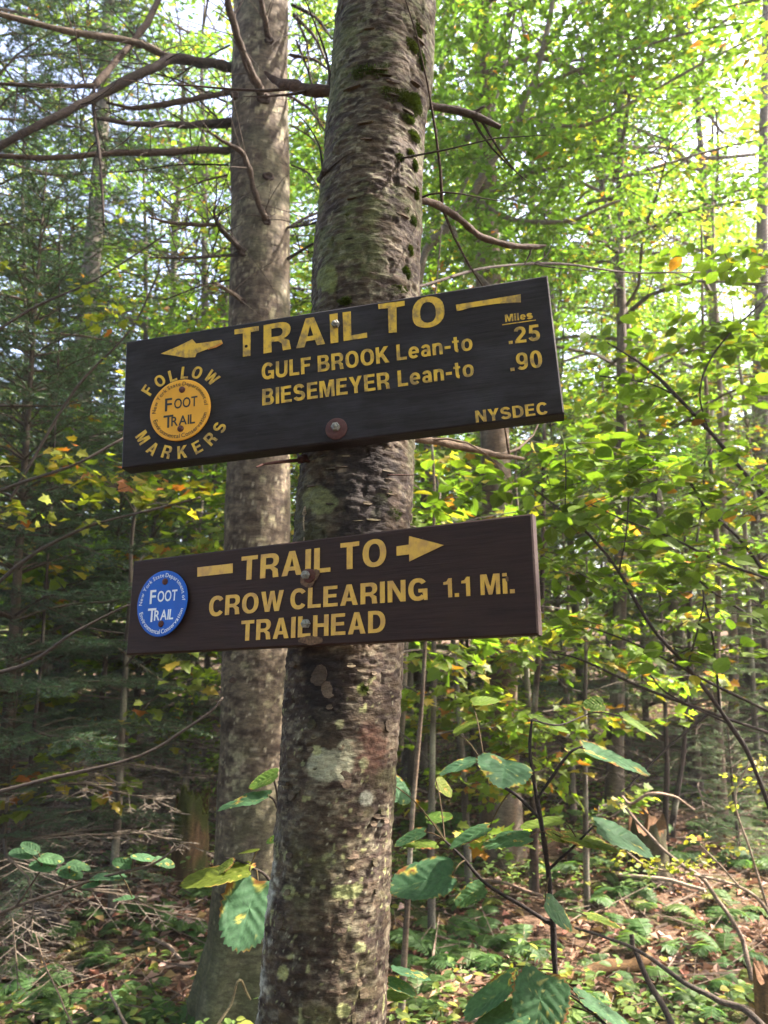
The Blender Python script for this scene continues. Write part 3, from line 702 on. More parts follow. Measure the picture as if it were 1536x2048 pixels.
# trunk behind: straight, greyer, full of dead branches
bB = G(486, 2052); YB = bB[1]
def bp(px, py): return PY(px, py, YB)
bt = bp(522, -40)
bax = nrm(bt - bp(507, 1900))
key = [(bB + [0, 0, -.12], .26, 6), (bB, .235, 20), (bp(500, 1880), .172, 40), (bp(508, 1600), .152, 90), (bp(515, 1200), .146, 200), (bt, .137, 30), (bt + bax * 2, .125, 30), (bt + bax * 9, .02, 1), (bt + bax * 9.2, .004, 1)]
pts, rad = sample_axis(key, None)
def disp_back(TH, SS, RR):
    root = .05 * np.exp(-SS / .28) * np.cos(TH * 5 + 1.3)
    return (root + .006 * vnoise(cyl(TH, SS, RR, 7, 4), 101) + .0022 * fbm(cyl(TH, SS, RR, 55, 130), 3, 111)) * np.clip(RR / .05, 0, 1)
V, F, TH, SS, nv = trunk_grid(pts, rad, 170, disp_back)
px, py = proj(V); RR = np.linalg.norm(V - pts[:, None], axis=-1); front = ((V - CAM) * nv).sum(-1) < 0
n1 = fbm(cyl(TH, SS, RR, 18, 45), 4, 141); n2 = fbm(cyl(TH, SS, RR, 40, 70), 3, 151); n3 = fbm(cyl(TH, SS, RR, 6, 4), 3, 161); n4 = fbm(cyl(TH, SS, RR, 24, 30), 3, 171)
C = np.broadcast_to(np.array([.104, .086, .064]), V.shape).copy()
C = lerp(C, (.040, .029, .022), .35 + 1.25 * n1)
C = lerp(C, (.17, .145, .115), (n2 - .15) * 1.2)
C = lerp(C, (.29, .28, .19), sm(n4, .46, .66) * .65)
C = lerp(C, (.40, .38, .31), sm(vnoise(cyl(TH, SS, RR, 75, 135), 181), .64, .80) * .7)
C = lerp(C, (.022, .016, .014), sm(vnoise(cyl(TH, SS, RR, 34, 90), 191), .62, .80) * .8)
C = lerp(C, (.058, .070, .030), sm(SS + .35 * n3, 1.1, .35) * .7)
C = lerp(C, (.075, .085, .050), sm(n3, .25, .8) * .45)
back_tree = thing('spruce_tree', 'straight grey-brown spruce trunk behind the signs, with many dead branches', 'tree', bB)
MB().add(V.reshape(-1, 3), F, C.reshape(-1, 3)).build('trunk', M['bark2'], back_tree, True)

def pbranch(parent, path, c=(.075, .052, .042), seed=0, n=7, sub=5, name='branch', mat='wood', jit=0.25, Y=None, twigs=0):
    """branch through photo pixels (px, py, depth, half-width in px)"""
    pts = np.array([(PY(a, b, d) if Y else P(a, b, d)) for a, b, d, r in path]); rad = np.array([r / FPX * d for a, b, d, r in path])
    q = catmull(pts, sub); rr = np.interp(np.linspace(0, 1, len(q)), np.linspace(0, 1, len(rad)), rad)
    j = np.stack([vnoise(np.stack([np.arange(len(q)) * .45, np.full(len(q), k * 9.1), np.full(len(q), seed * 3.7)], -1), 5) for k in range(3)], 1)
    j[0] = 0; q = q + j * rr[:, None] * jit * 2; rr = rr * (1 + .18 * vnoise(np.stack([np.arange(len(q)) * .9, rr * 0, rr * 0 + seed], -1), 8))
    mb = MB(); cc = np.asarray(c)
    V, F, Ft = tube_arrays(q, rr, n); mb.add(V, F, lerp(np.broadcast_to(cc, V.shape), cc * 1.9, .4 * vnoise(V * 30, 3))); mb.F.append(Ft)
    if twigs:
        rs = np.random.RandomState(seed + 900); mx = rad.max() * FPX
        for k in range(twigs):
            i0 = rs.randint(2, len(q) - 1); L = rs.uniform(.06, .30) * min(1.5, mx / 7); dv = nrm(q[min(i0 + 1, len(q) - 1)] - q[i0 - 1]); sv = nrm(rs.randn(3) * [1, 1, .8] + [0, 0, .1]); t = np.linspace(0, 1, 6)[:, None]
            pth = q[i0] + L * t * nrm(dv * .7 + sv) + L * .22 * t ** 2 * rs.randn(3) + rs.randn(6, 3) * .008 * L * t
            r0 = min(rr[i0] * .5, .0045 * rs.uniform(.5, 1)); V2, F2, T2 = tube_arrays(pth, np.linspace(r0, .0008, 6), 4); nb = mb.n; mb.add(V2, F2, cc * .9); mb.F.append(T2 + nb)
    o = mb.build(name, M[mat], parent, True); return o

D = YB
T = back_tree
dk = (.045, .034, .029); md = (.095, .070, .056); lt = (.16, .13, .105)
br = lambda path, c=md, s=0, n=7, par=T: pbranch(par, [(a, b, d, r * .82) for a, b, d, r in path], np.asarray(c) * .55, s, n, sub=7, jit=.14, Y=True, twigs=2 + len(path) * 2)
b1 = br([(470, 135, D, 15), (420, 127, D - .1, 13), (345, 118, D - .2, 13), (300, 140, D - .3, 12), (200, 190, D - .4, 11), (100, 240, D - .5, 11), (-40, 312, D - .6, 9)], dk, 1, 9)
br([(348, 118, D - .2, 11), (300, 98, D - .25, 10), (250, 80, D - .3, 10), (125, 60, D - .45, 8), (-60, 12, D - .6, 7)], lt, 2, 8, b1)
br([(330, -30, D + .1, 8), (295, 45, D - .1, 9), (250, 100, D - .25, 9), (188, 172, D - .4, 9)], md, 3)
br([(188, 172, D - .4, 7), (120, 172, D - .45, 6), (-40, 166, D - .5, 5)], md, 4)
br([(188, 172, D - .4, 5), (189, 240, D - .4, 5), (200, 320, D - .45, 4), (208, 450, D - .5, 3)], dk, 5)
br([(470, 183, D, 9), (420, 192, D - .1, 8), (350, 205, D - .15, 8), (270, 216, D - .2, 6), (213, 205, D - .25, 4)], md, 6)
br([(470, 245, D, 12), (400, 249, D - .1, 10), (350, 250, D - .2, 9), (270, 247, D - .3, 7), (188, 236, D - .4, 5)], dk, 7)
br([(470, 300, D, 11), (400, 300, D - .1, 10), (300, 305, D - .2, 9), (200, 308, D - .3, 8), (100, 316, D - .4, 7), (-40, 310, D - .5, 6)], md, 8)
br([(525, 196, D - .10, 14), (512, 165, D - .22, 12), (495, 125, D - .3, 11), (470, 60, D - .4, 10), (448, -30, D - .5, 9)], md, 9, 9)
br([(538, 78, D - .12, 10), (530, 40, D - .2, 8), (518, -20, D - .3, 8)], md, 10)
br([(532, 443, D - .12, 9), (522, 420, D - .18, 8), (510, 385, D - .22, 8), (495, 330, D - .27, 8), (480, 303, D - .3, 7), (445, 282, D - .34, 5), (414, 260, D - .38, 3)], md, 11, 8)
b2 = br([(487, 503, D - .10, 10), (465, 482, D - .2, 8), (440, 455, D - .28, 7), (432, 438, D - .3, 5), (427, 420, D - .32, 3)], dk, 12)
br([(436, 450, D - .28, 5), (380, 449, D - .3, 5), (335, 444, D - .35, 4), (296, 434, D - .4, 3)], md, 13, 6, b2)
br([(478, 510, D - .1, 5), (420, 513, D - .2, 4), (360, 516, D - .3, 3), (300, 515, D - .4, 2)], dk, 14)
br([(486, 601, D - .11, 6), (460, 584, D - .2, 6), (432, 566, D - .3, 5)], lt, 15)
br([(575, 518, D - .05, 5), (610, 497, D - .1, 4), (640, 482, D - .15, 3)], dk, 16)
br([(575, 455, D - .05, 4), (620, 448, D - .1, 3), (660, 430, D - .1, 2)], dk, 17)
br([(570, 460, D - .05, 3), (610, 435, D, 3), (650, 420, D + .1, 2)], dk, 18)
for k, (a, b, c2, d2, w) in enumerate([(585, 10, 665, 78, 6), (588, 30, 655, 130, 6), (592, 80, 640, 260, 4), (575, 190, 650, 262, 5), (596, 45, 618, 140, 4), (580, 250, 655, 320, 3), (583, 330, 640, 380, 3), (580, 110, 664, 145, 5),
                                       (460, 90, 330, 170, 3), (455, 350, 330, 395, 3), (458, 420, 380, 470, 2), (456, 260, 300, 130, 3), (460, 560, 330, 600, 3), (455, 205, 240, 130, 3), (457, 330, 250, 345, 3)]):
    br([(a, b, D - .02, w), ((a + c2) / 2 + 6, (b + d2) / 2 - 8, D - .1, w * .8), (c2, d2, D - .2, w * .5)], md if k % 2 else dk, 30 + k, 5)
# old knots on the back trunk
def knot(parent, px, py, d, r, mat=M['hole']):
    V, F = lathe([(1, -.6), (1.0, .1), (.75, .38), (.45, .2), (.0001, .05)], 12)
    k = r / FPX * d; cpos = P(px, py, d) if parent is main_tree else PY(px, py, d)
    z = nrm(CAM - cpos); z = nrm(z * [1, 1, .2]); x = nrm(np.cross([0, 0, 1.0], z)); y = np.cross(z, x)
    V = V * (1 + .25 * vnoise(V * 2.3 + r, 4)[:, None])
    Vw = cpos + k * (V[:, 0:1] * x + V[:, 1:2] * y * .8 + V[:, 2:3] * z * .7)
    MB().add(Vw, F, (.04, .028, .024)).build('knot', M['wood'], parent, True)
for a, b, r in ((527, 197, 16), (539, 80, 11), (534, 443, 10), (537, 352, 12), (488, 505, 12), (487, 602, 8), (488, 305, 8), (470, 190, 10), (560, 700, 7), (466, 1360, 8)): knot(back_tree, a, b, YB - .135, r)

# branches, stubs, flakes and moss on the main trunk
mt = main_tree; mbk = lambda path, c=md, s=0, n=8: pbranch(mt, path, np.asarray(c) * .75, s, n, jit=.10, twigs=3)
mbk([(690, 184, 1.50, 13), (650, 182, 1.52, 13), (610, 177, 1.54, 12), (570, 170, 1.57, 11), (548, 160, 1.59, 7), (530, 143, 1.6, 3)], (.085, .055, .043), 50, 10)
k1 = mbk([(815, 205, 1.52, 9), (862, 213, 1.54, 8), (905, 219, 1.56, 8), (950, 232, 1.58, 8), (1000, 254, 1.6, 5)], dk, 51)
pbranch(k1, [(941, 228, 1.58, 3), (958, 219, 1.58, 3), (970, 212, 1.58, 1.5)], dk, 52, 5)
k2 = mbk([(815, 398, 1.46, 8), (860, 404, 1.49, 8), (900, 425, 1.54, 7.5), (935, 452, 1.58, 7), (965, 474, 1.62, 6.5), (1020, 490, 1.66, 6), (1070, 493, 1.7, 5), (1092, 491, 1.71, 2)], (.07, .05, .04), 53)
pbranch(k2, [(1064, 494, 1.69, 2), (1058, 510, 1.69, 2), (1050, 528, 1.69, 1)], dk, 54, 5)
mbk([(790, 872, 1.36, 8), (850, 880, 1.40, 7.5), (900, 888, 1.44, 7.5), (945, 898, 1.48, 7.5), (1000, 911, 1.53, 6.5), (1047, 917, 1.56, 3)], (.14, .105, .08), 55)
mbk([(832, 575, 1.43, 3), (980, 535, 1.7, 3), (1120, 528, 2.0, 3), (1260, 545, 2.3, 2), (1400, 545, 2.6, 1.5)], dk, 57, 5)
mbk([(620, 912, 1.27, 9), (606, 917, 1.25, 9), (600, 920, 1.24, 7)], (.06, .022, .018), 58)
mbk([(625, 1005, 1.255, 4), (612, 1015, 1.235, 4), (609, 1028, 1.225, 4)], (.28, .22, .16), 59)
mbk([(640, 360, 1.44, 7), (650, 345, 1.40, 8)], dk, 60)
def surf(px0, py0):
    """point of the main trunk's surface seen at a pixel, and its outward direction"""
    v = nrm(P(px0, py0, 1.0) - CAM); best = None
    for t in np.linspace(.9, 2.0, 1400):
        q = CAM + v * t; k = np.argmin(((main_pts - q) ** 2).sum(1)); w = q - main_pts[k]
        if np.linalg.norm(w) < main_rad[k] + .001: return q, nrm(w)
    k = np.argmin(((main_pts - (CAM + v * 1.35)) ** 2).sum(1)); w = CAM + v * 1.35 - main_pts[k]
    return main_pts[k] + nrm(w) * main_rad[k], nrm(w)
def moss_tuft(px0, py0, w, h, seed):
    q, n = surf(px0, py0); d = np.linalg.norm(q - CAM); rs = np.random.RandomState(seed)
    t = nrm(np.cross([0, 0, 1.0], n)); b = np.cross(n, t); w, h = w * 1.35, h * 1.35; N_ = int(120 + 3.0 * w * h)
    a = rs.rand(N_) * 2 * np.pi; r = np.sqrt(rs.rand(N_)) * (1 + .45 * vnoise(np.stack([np.cos(a) * 2, np.sin(a) * 2, a * 0 + seed], -1), 3)); X = np.cos(a) * r * w / FPX * d; Y = np.sin(a) * r * h / FPX * d
    base = q + X[:, None] * t + Y[:, None] * b - n * .003; ln = (.0032 + .0042 * rs.rand(N_)) * (1.2 - .8 * r)
    ax = nrm(n + .8 * rs.randn(N_, 3) * .6 - np.array([0, 0, .35])); c = np.array([.040, .062, .013]) * (.6 + .9 * rs.rand(N_, 1)) + rs.rand(N_, 1) * [.015, .012, 0]
    mb = MB(); tv = np.array([[-.18, 0, 0], [.18, 0, 0], [.12, .6, .05], [0, 1.0, 0], [-.12, .6, .05]])
    scatter(mb, tv, np.array([[0, 1, 2], [0, 2, 4], [4, 2, 3]]), base, ax, rs.randn(N_, 3), ln * 1.3, c); mb.build('moss_tuft', M['moss'], mt)
for k, a in enumerate([(800, 190, 26, 14), (832, 205, 14, 20), (818, 236, 12, 8), (832, 272, 12, 9), (800, 312, 10, 8), (822, 305, 8, 6), (740, 140, 24, 14), (836, 60, 10, 16), (826, 90, 12, 10), (846, 120, 8, 14), (803, 580, 14, 12),
                       (815, 545, 8, 10), (788, 1022, 16, 14), (776, 985, 8, 7), (822, 500, 7, 10), (828, 440, 8, 9), (834, 385, 7, 12), (832, 330, 6, 10), (642, 350, 6, 18), (812, 420, 6, 6), (690, 600, 12, 6), (728, 1375, 10, 8)]): moss_tuft(*a, 200 + k)
def bark_flake(px0, py0, w, h, seed, c):
    q, n = surf(px0, py0); d = np.linalg.norm(q - CAM); t = nrm(np.cross([0, 0, 1.0], n)); b = np.cross(n, t)
    th = np.linspace(0, 2 * np.pi, 11)[:-1]; k = 1 + .35 * vnoise(np.stack([np.cos(th) * 1.5, np.sin(th) * 1.5, th * 0 + seed * 1.3], -1), 3)
    X = np.cos(th) * k * w / FPX * d; Y = np.sin(th) * k * h / FPX * d; lift = .0020 + .0032 * np.clip(-np.sin(th), 0, 1)
    curve = -(X ** 2) / (2 * .097)
    top = q + X[:, None] * t + Y[:, None] * b + (lift + curve)[:, None] * n; bot = q + (X * 1.04)[:, None] * t + (Y * 1.04)[:, None] * b + (curve - .004)[:, None] * n
    V = np.vstack([top, bot, (q + n * .0026)[None]]); m = len(th); i = np.arange(m); j = (i + 1) % m
    mb = MB(); mb.add(V, np.stack([i, i + m, j + m, j], 1), c); mb.F.append(np.stack([i, j, np.full(m, 2 * m)], 1)); mb.build('bark_flake', M['bark'], mt)
rs = np.random.RandomState(77)
fl = [(625, 1449, 9, 9), (776, 1450, 12, 14), (638, 1350, 15, 20), (655, 1380, 14, 16), (690, 1560, 12, 15), (585, 1590, 9, 9), (560, 1840, 11, 14), (705, 1708, 14, 8), (700, 1730, 11, 9), (680, 1854, 13, 9), (565, 1565, 16, 5)]
for k in range(46):
    yy = rs.uniform(1320, 2040); fl.append((rs.uniform(575 - (yy - 1320) * .05, 785 - (yy - 1320) * .03), yy, rs.uniform(4, 10), rs.uniform(3, 8)))
for k in range(30):
    yy = rs.choice([rs.uniform(20, 590), rs.uniform(910, 1050)]); cx_ = 770 - .065 * yy; fl.append((cx_ + rs.uniform(-80, 80), yy, rs.uniform(8, 18), rs.uniform(2, 4)))
for k, a in enumerate(fl): bark_flake(*a, k, np.array([.085, .063, .050]) * rs.uniform(.5, 1.35) + np.array([0, .01, -.004]) * rs.rand())

# ------------------------------------------------------------------ forest floor
xs = np.concatenate([np.linspace(-120, -9, 24)[:-1], np.linspace(-9, 9, 150), np.linspace(9, 120, 24)[1:]])
ys = np.concatenate([np.linspace(-40, -2, 12)[:-1], np.linspace(-2, 16, 150), np.linspace(16, 220, 40)[1:]])
XX, YY = np.meshgrid(xs, ys, indexing='ij'); ZZ = gz(XX, YY) + .02 * vnoise(np.stack([XX * 7, YY * 7, XX * 0], -1), 9) * (np.abs(XX) < 9)
a_, b_ = XX.shape; i = (np.arange(a_ - 1)[:, None] * b_ + np.arange(b_ - 1)[None]).ravel()
g = MB().add(np.stack([XX, YY, ZZ], -1).reshape(-1, 3), np.stack([i, i + b_, i + b_ + 1, i + 1], 1)).build('forest_floor', M['ground'], None, True)
tag(g, kind='structure')

rs = np.random.RandomState(5)
def wedge(n, y0, y1, rs, half=.62, pw=1.0):
    """points on the floor inside the view, denser near the camera"""
    y = y0 + (y1 - y0) * rs.rand(n) ** pw; x = (rs.rand(n) * 2 - 1) * (half * y + .5)
    return x, y, gz(x, y)
x, y, z = wedge(26000, 1.6, 15, rs, .6, 1.5)
n = len(x); a = rs.rand(n) * 2 * np.pi; ax = np.stack([np.cos(a), np.sin(a), .35 * rs.randn(n)], 1)
pal = np.array([[.16, .085, .05], [.22, .13, .085], [.10, .055, .035], [.28, .19, .14], [.20, .09, .06], [.24, .17, .07], [.33, .23, .19]])
mb = MB(); scatter(mb, KITE_V * [1, 1, 1.6], KITE_F, np.stack([x, y, z + .004 + .02 * rs.rand(n)], 1), ax, np.stack([.5 * rs.randn(n), .5 * rs.randn(n), np.ones(n)], 1), .03 + .05 * rs.rand(n), pal[rs.randint(0, 7, n)] * (.55 + .7 * rs.rand(n, 1)))
tag(mb.build('leaf_litter', M['litter']), 'brown and pinkish fallen leaves covering the forest floor', 'leaf litter', kind='stuff')
x, y, z = wedge(3000, 1.6, 12, rs, .6, 1.3); n = len(x); a = rs.rand(n) * 6.283; L = .08 + .5 * rs.rand(n) ** 2
A = np.stack([x, y, z + .02 + .03 * rs.rand(n)], 1); B = A + np.stack([np.cos(a) * L, np.sin(a) * L, .12 * L * rs.randn(n) + .02], 1)
mb = MB(); seg_tubes(mb, A, B, .0015 + .004 * rs.rand(n) * L * 3, .001, (.15, .12, .10)); 
tag(mb.build('fallen_twigs', M['wood']), 'thin grey fallen twigs strewn over the forest floor', 'twigs', kind='stuff')
# low green herbs
x, y, z = wedge(14000, 1.8, 16, rs, .62, 1.1); keep = (fbm(np.stack([x * .7, y * .7, x * 0], -1), 2, 33) > -.05) & (rs.rand(len(x)) < .9); x, y, z = x[keep], y[keep], z[keep]; n = len(x)
hh = .04 + .20 * rs.rand(n) ** 2; mb = MB(); Q = np.stack([x, y, z], 1)
for k in range(5):
    a = rs.rand(n) * 6.283; ax = np.stack([np.cos(a), np.sin(a), .15 * rs.randn(n)], 1)
    scatter(mb, OVAL_V, OVAL_F, Q + np.stack([0 * x, 0 * x, hh * (.5 + .5 * rs.rand(n))], 1) + ax * .01, ax, np.stack([.35 * rs.randn(n), .35 * rs.randn(n), np.ones(n)], 1), .022 + .035 * rs.rand(n), np.array([.085, .145, .040]) * (.55 + .8 * rs.rand(n, 1)) + rs.rand(n, 1) ** 6 * [.16, .10, 0])
tag(mb.build('ground_cover', M['fern']), 'low green herbs and seedlings growing over the forest floor', 'ground cover', kind='stuff')

# ------------------------------------------------------------------ broadleaf trees
def leaf_colors(n, rs, base, yellow=.05, orange=.02):
    c = np.asarray(base) * (.6 + .75 * rs.rand(n, 1)) * np.array([1, 1, 1]) + rs.rand(n, 1) * [.022, .012, 0]
    k = rs.rand(n); c[k < yellow] = np.array([.24, .20, .028]) * (.7 + .5 * rs.rand((k < yellow).sum(), 1)); c[k > 1 - orange] = np.array([.24, .10, .02])
    return c
def broadleaf(seed, H, cb, Rr, nlimb, nspray, m, leaf, base, r0, yellow=.05, orange=.02, lean=0.0, tv=KITE_V, tf=KITE_F, flat=.25, bark=(.12, .105, .09)):
    rs = np.random.RandomState(seed); t = np.linspace(0, 1, 10)
    wob = np.cumsum(rs.randn(10, 2) * .025 * H / 10, 0); tr = np.stack([wob[:, 0] + lean * H * t ** 1.3, wob[:, 1], H * t], 1)
    rt = r0 * (1 - t) ** .8 + .008; mt_, ml, mc = MB(), MB(), MB(); q = catmull(tr, 4)
    V, F, Ft = tube_arrays(np.vstack([q[0] - [0, 0, .2], q]), np.concatenate([[r0 * 1.35], np.interp(np.linspace(0, 1, len(q)), t, rt)]), 10)
    cc = np.asarray(bark); mt_.add(V, F, lerp(lerp(np.broadcast_to(cc, V.shape), cc * .45, .5 + .8 * fbm(V * [14, 14, 6], 3, seed)), (.26, .27, .22), 1.6 * (vnoise(V * [9, 9, 7], seed + 3) - .25))); mt_.F.append(Ft)
    limbs = []
    for k in range(nlimb):
        f = (cb + (H * .97 - cb) * ((k + rs.rand()) / nlimb)) / H; p0 = np.array([np.interp(f, t, tr[:, j]) for j in range(3)]); az = k * 2.399 + rs.randn() * .35
        prof = math.sin(math.pi * min(1, .25 + .75 * (1 - (f * H - cb) / (H - cb + 1e-6)))) ** .7; L = Rr * (.35 + .75 * prof) * rs.uniform(.75, 1.15)
        el = R(rs.uniform(12, 45)); pts_ = [p0]
        for s in range(1, 5):
            e2 = el * (1 - .25 * s) + R(rs.randn() * 8); az += rs.randn() * .18; pts_.append(pts_[-1] + L / 4 * np.array([math.cos(az) * math.cos(e2), math.sin(az) * math.cos(e2), math.sin(e2)]))
        pts_ = np.array(pts_); limbs.append(pts_); r1 = min(r0 * .45, .012 + .016 * L) * (1 - .4 * f)
        tube(ml, catmull(pts_, 2), np.linspace(r1, .004, 9), 5, cc * .8)
    li = rs.randint(0, nlimb, nspray); tt = .2 + .8 * rs.rand(nspray) ** .7; LP = np.array(limbs); u = tt * 4; i0 = np.minimum(u.astype(int), 3); fr = (u - i0)[:, None]
    p = LP[li, i0] * (1 - fr) + LP[li, i0 + 1] * fr; d = nrm(LP[li, i0 + 1] - LP[li, i0])
    az = np.arctan2(d[:, 1], d[:, 0]) + rs.choice([-1, 1], nspray) * rs.uniform(.3, 1.5, nspray); sub = (.15 + .75 * rs.rand(nspray)) * Rr * .28
    sdv = np.stack([np.cos(az), np.sin(az), rs.uniform(-.15, .35, nspray)], 1); root = p + sdv * sub[:, None]; seg_tubes(ml, p, root, .006, .003, cc * .6)
    tl = leaf * (m * .20) * rs.uniform(.7, 1.2, nspray); td = nrm(sdv + np.stack([.3 * rs.randn(nspray), .3 * rs.randn(nspray), -.1 + .15 * rs.randn(nspray)], 1)); end = root + td * tl[:, None]
    seg_tubes(ml, root, end, .003, .0012, cc * .6)
    f = (np.arange(m)[None] + rs.rand(nspray, m)) / m; pos = root[:, None] + td[:, None] * (tl[:, None] * f)[..., None]; side = np.where(np.arange(m) % 2, 1, -1)[None] * (1 - .75 * f)
    hz = nrm(np.cross(td, [0, 0, 1.0])); ax = td[:, None] * .75 + hz[:, None] * side[..., None] + rs.randn(nspray, m, 3) * .22 - np.array([0, 0, .18])
    pos = pos + hz[:, None] * (side * leaf * rs.rand(nspray, m) * 1.6)[..., None] + rs.randn(nspray, m, 3) * leaf * .35
    nor = np.array([0, 0, 1.0]) + rs.randn(nspray, m, 3) * flat * 1.6; n = nspray * m
    sprayc = np.repeat(.75 + .5 * rs.rand(nspray, 1), m, 0)
    scatter(mc, tv, tf, pos.reshape(-1, 3), ax.reshape(-1, 3), nor.reshape(-1, 3), leaf * (.65 + .6 * rs.rand(n)), leaf_colors(n, rs, base, yellow, orange) * sprayc)
    return [('trunk', mt_.mesh('trunk', M['wood'], True)), ('limbs', ml.mesh('limbs', M['wood'])), ('crown', mc.mesh('crown', M['leaf']))]

def conifer(seed, H, Rr, cb, whorl, nb, needle, space, base, r0, bare=.25, droop=.25, tw=.085, bark=(.11, .085, .07)):
    """spruce or fir: whorls of boughs, side twigs in flat sprays, needles both sides; lowest boughs bare"""
    rs = np.random.RandomState(seed); mt_, ml, mc = MB(), MB(), MB(); cc = np.asarray(bark)
    t = np.linspace(0, 1, 12); tr = np.stack([.02 * H * np.sin(t * 2 + seed), .01 * H * np.cos(t * 3), H * t], 1)
    V, F, Ft = tube_arrays(np.vstack([tr[0] - [0, 0, .2], tr]), np.concatenate([[r0 * 1.3], r0 * (1 - t) + .004]), 9); mt_.add(V, F, lerp(np.broadcast_to(cc, V.shape), cc * .5, .5 + fbm(V * 12, 2, seed))); mt_.F.append(Ft)
    P0, P1, ND = [], [], []
    h = cb
    while h < H * .97:
        f = h / H; az0 = rs.rand() * 6.28
        for k in range(nb):
            az = az0 + k * 6.283 / nb + rs.randn() * .15; L = Rr * (1 - f) ** .75 * rs.uniform(.7, 1.1) + .05; p0 = np.array([np.interp(f, t, tr[:, j]) for j in range(3)])
            s = np.linspace(0, 1, 7); dr = np.array([math.cos(az), math.sin(az), 0]); zz = L * ((.25 + .5 * f) * s - (droop + .3 * (1 - f)) * s ** 2 + .12 * s ** 3)
            bp_ = p0 + dr * (L * s)[:, None] + np.stack([0 * s, 0 * s, zz], 1) + rs.randn(7, 3) * .012 * L; tube(ml, bp_, np.linspace(.004 + .006 * L, .0015, 7), 4, cc * .9)
            dead = f < bare and rs.rand() < .85 * (1 - f / bare) + .35
            ns = max(3, int(L / tw)); 
            for j in range(ns):
                q = .12 + .88 * (j + rs.rand()) / ns; i0 = min(int(q * 6), 5); fr = q * 6 - i0; b0 = bp_[i0] * (1 - fr) + bp_[i0 + 1] * fr; bd = nrm(bp_[i0 + 1] - bp_[i0])
                side = np.cross(bd, [0, 0, 1.0]) * (1 if j % 2 else -1); tl = L * .42 * (1.05 - q) * rs.uniform(.6, 1.2) + .03
                td = nrm(bd * .75 + side * rs.uniform(.7, 1.0) + np.array([0, 0, -.10 + .12 * rs.randn()])); P0.append(b0); P1.append(b0 + td * tl); ND.append(0 if dead else 1)
            if not dead:
                for j in range(3, 6): P0.append(bp_[j]); P1.append(bp_[j + 1]); ND.append(1)
        h += whorl * rs.uniform(.8, 1.2) * (1 - .35 * f)
    P0, P1, ND = np.array(P0), np.array(P1), np.array(ND); d = P1 - P0; q0, q1, qn = [P0], [P1], [ND]
    for k in range(4):
        f = rs.uniform(.2, .85, len(P0))[:, None]; sd_ = nrm(np.cross(nrm(d), [0, 0, 1.0])) * (1 if k % 2 else -1); b0 = P0 + d * f; L = np.linalg.norm(d, axis=1, keepdims=True) * .5 * (1.1 - f)
        q0.append(b0); q1.append(b0 + nrm(nrm(d) * .8 + sd_ * .8 + rs.randn(len(P0), 3) * .12) * L); qn.append(ND)
    P0, P1, ND = np.concatenate(q0), np.concatenate(q1), np.concatenate(qn); seg_tubes(ml, P0, P1, .0022, .0009, lerp(np.broadcast_to(cc, (len(P0) * 6, 3)), (.17, .15, .135), np.repeat(1 - ND, 6) * .8))
    P0, P1 = P0[ND == 1], P1[ND == 1]; d = P1 - P0; L = np.linalg.norm(d, axis=1); cnt = np.maximum(3, (L / space).astype(int)); idx = np.repeat(np.arange(len(L)), cnt); n = len(idx)
    f = rs.rand(n); td = d[idx] / L[idx][:, None]; sd_ = nrm(np.cross(td, [0, 0, 1.0])) * rs.choice([-1, 1], n)[:, None]
    ax = td * .65 + sd_ * rs.uniform(.3, 1, n)[:, None] + np.array([0, 0, 1.0]) * (rs.randn(n) * .38 + .05)[:, None]; tipc = (f > .8)[:, None] * np.array([.012, .022, .004])
    tv = np.array([[-.085, 0, 0], [.085, 0, 0], [0, 1.0, 0]]); scatter(mc, tv, np.array([[0, 1, 2]]), P0[idx] + d[idx] * f[:, None], ax, rs.randn(n, 3) * .6 + [0, 0, 1], needle * (.7 + .5 * rs.rand(n)), np.asarray(base) * (.6 + .8 * rs.rand(n, 1)) + tipc)
    return [('trunk', mt_.mesh('trunk', M['wood'], True)), ('limbs', ml.mesh('limbs', M['wood'])), ('crown', mc.mesh('crown', M['needle']))]

SEEN = {}
def zone(px):
    for lim, s in ((60, 'at the left edge of the picture'), (230, 'left of the signs'), (440, 'just left of the back trunk'), (640, 'behind the two big trunks'), (860, 'behind the main trunk'),
                   (1010, 'just right of the main trunk'), (1150, 'behind the right ends of the signs'), (1290, 'a little right of the signs'), (1420, 'well right of the signs'), (1560, 'near the right edge of the picture')):
        if px < lim: return s
    return 'reaching in from beyond the right edge' if px > 0 else 'beyond the left edge'
def dist_word(Y): return 'close by' if Y < 4.5 else 'at short distance' if Y < 7 else 'at middle distance' if Y < 11 else 'farther back' if Y < 17 else 'far back' if Y < 26 else 'in the farthest rank'
def plant_tree(arche, name, desc, cat, px, Y, group, rz=None, s=1.0, rs=np.random.RandomState(9), label=None):
    q = PY(px, 1295, Y); base = on_ground(q[0], Y, -.02)
    zn = zone(px) if px >= -40 else 'beyond the left edge'
    o = thing(name, label or '%s %s, %s' % (desc, zn, dist_word(Y)), cat, base, group, rs.rand() * 6.28 if rz is None else rz, s)
    for nm, me in arche: local(nm, me, o)
    return o
GREEN = (.056, .114, .024); YG = (.078, .130, .024); DG = (.048, .086, .022)
maple_tall = broadleaf(11, 13, 3.2, 3.1, 26, 360, 32, .085, GREEN, .13, .05, .02)
beech_tall = broadleaf(12, 10, 1.8, 2.7, 26, 360, 32, .078, YG, .06, .06, .015, .03)
beech_near = broadleaf(13, 7.5, 1.7, 2.5, 24, 380, 34, .058, GREEN, .055, .03, .01, .10)
birch_yel = broadleaf(14, 11, 2.2, 2.4, 24, 360, 32, .080, (.13, .155, .024), .10, .25, .06)
sapling = broadleaf(15, 4.2, .45, 1.35, 20, 260, 28, .062, YG, .022, .08, .03, .05)
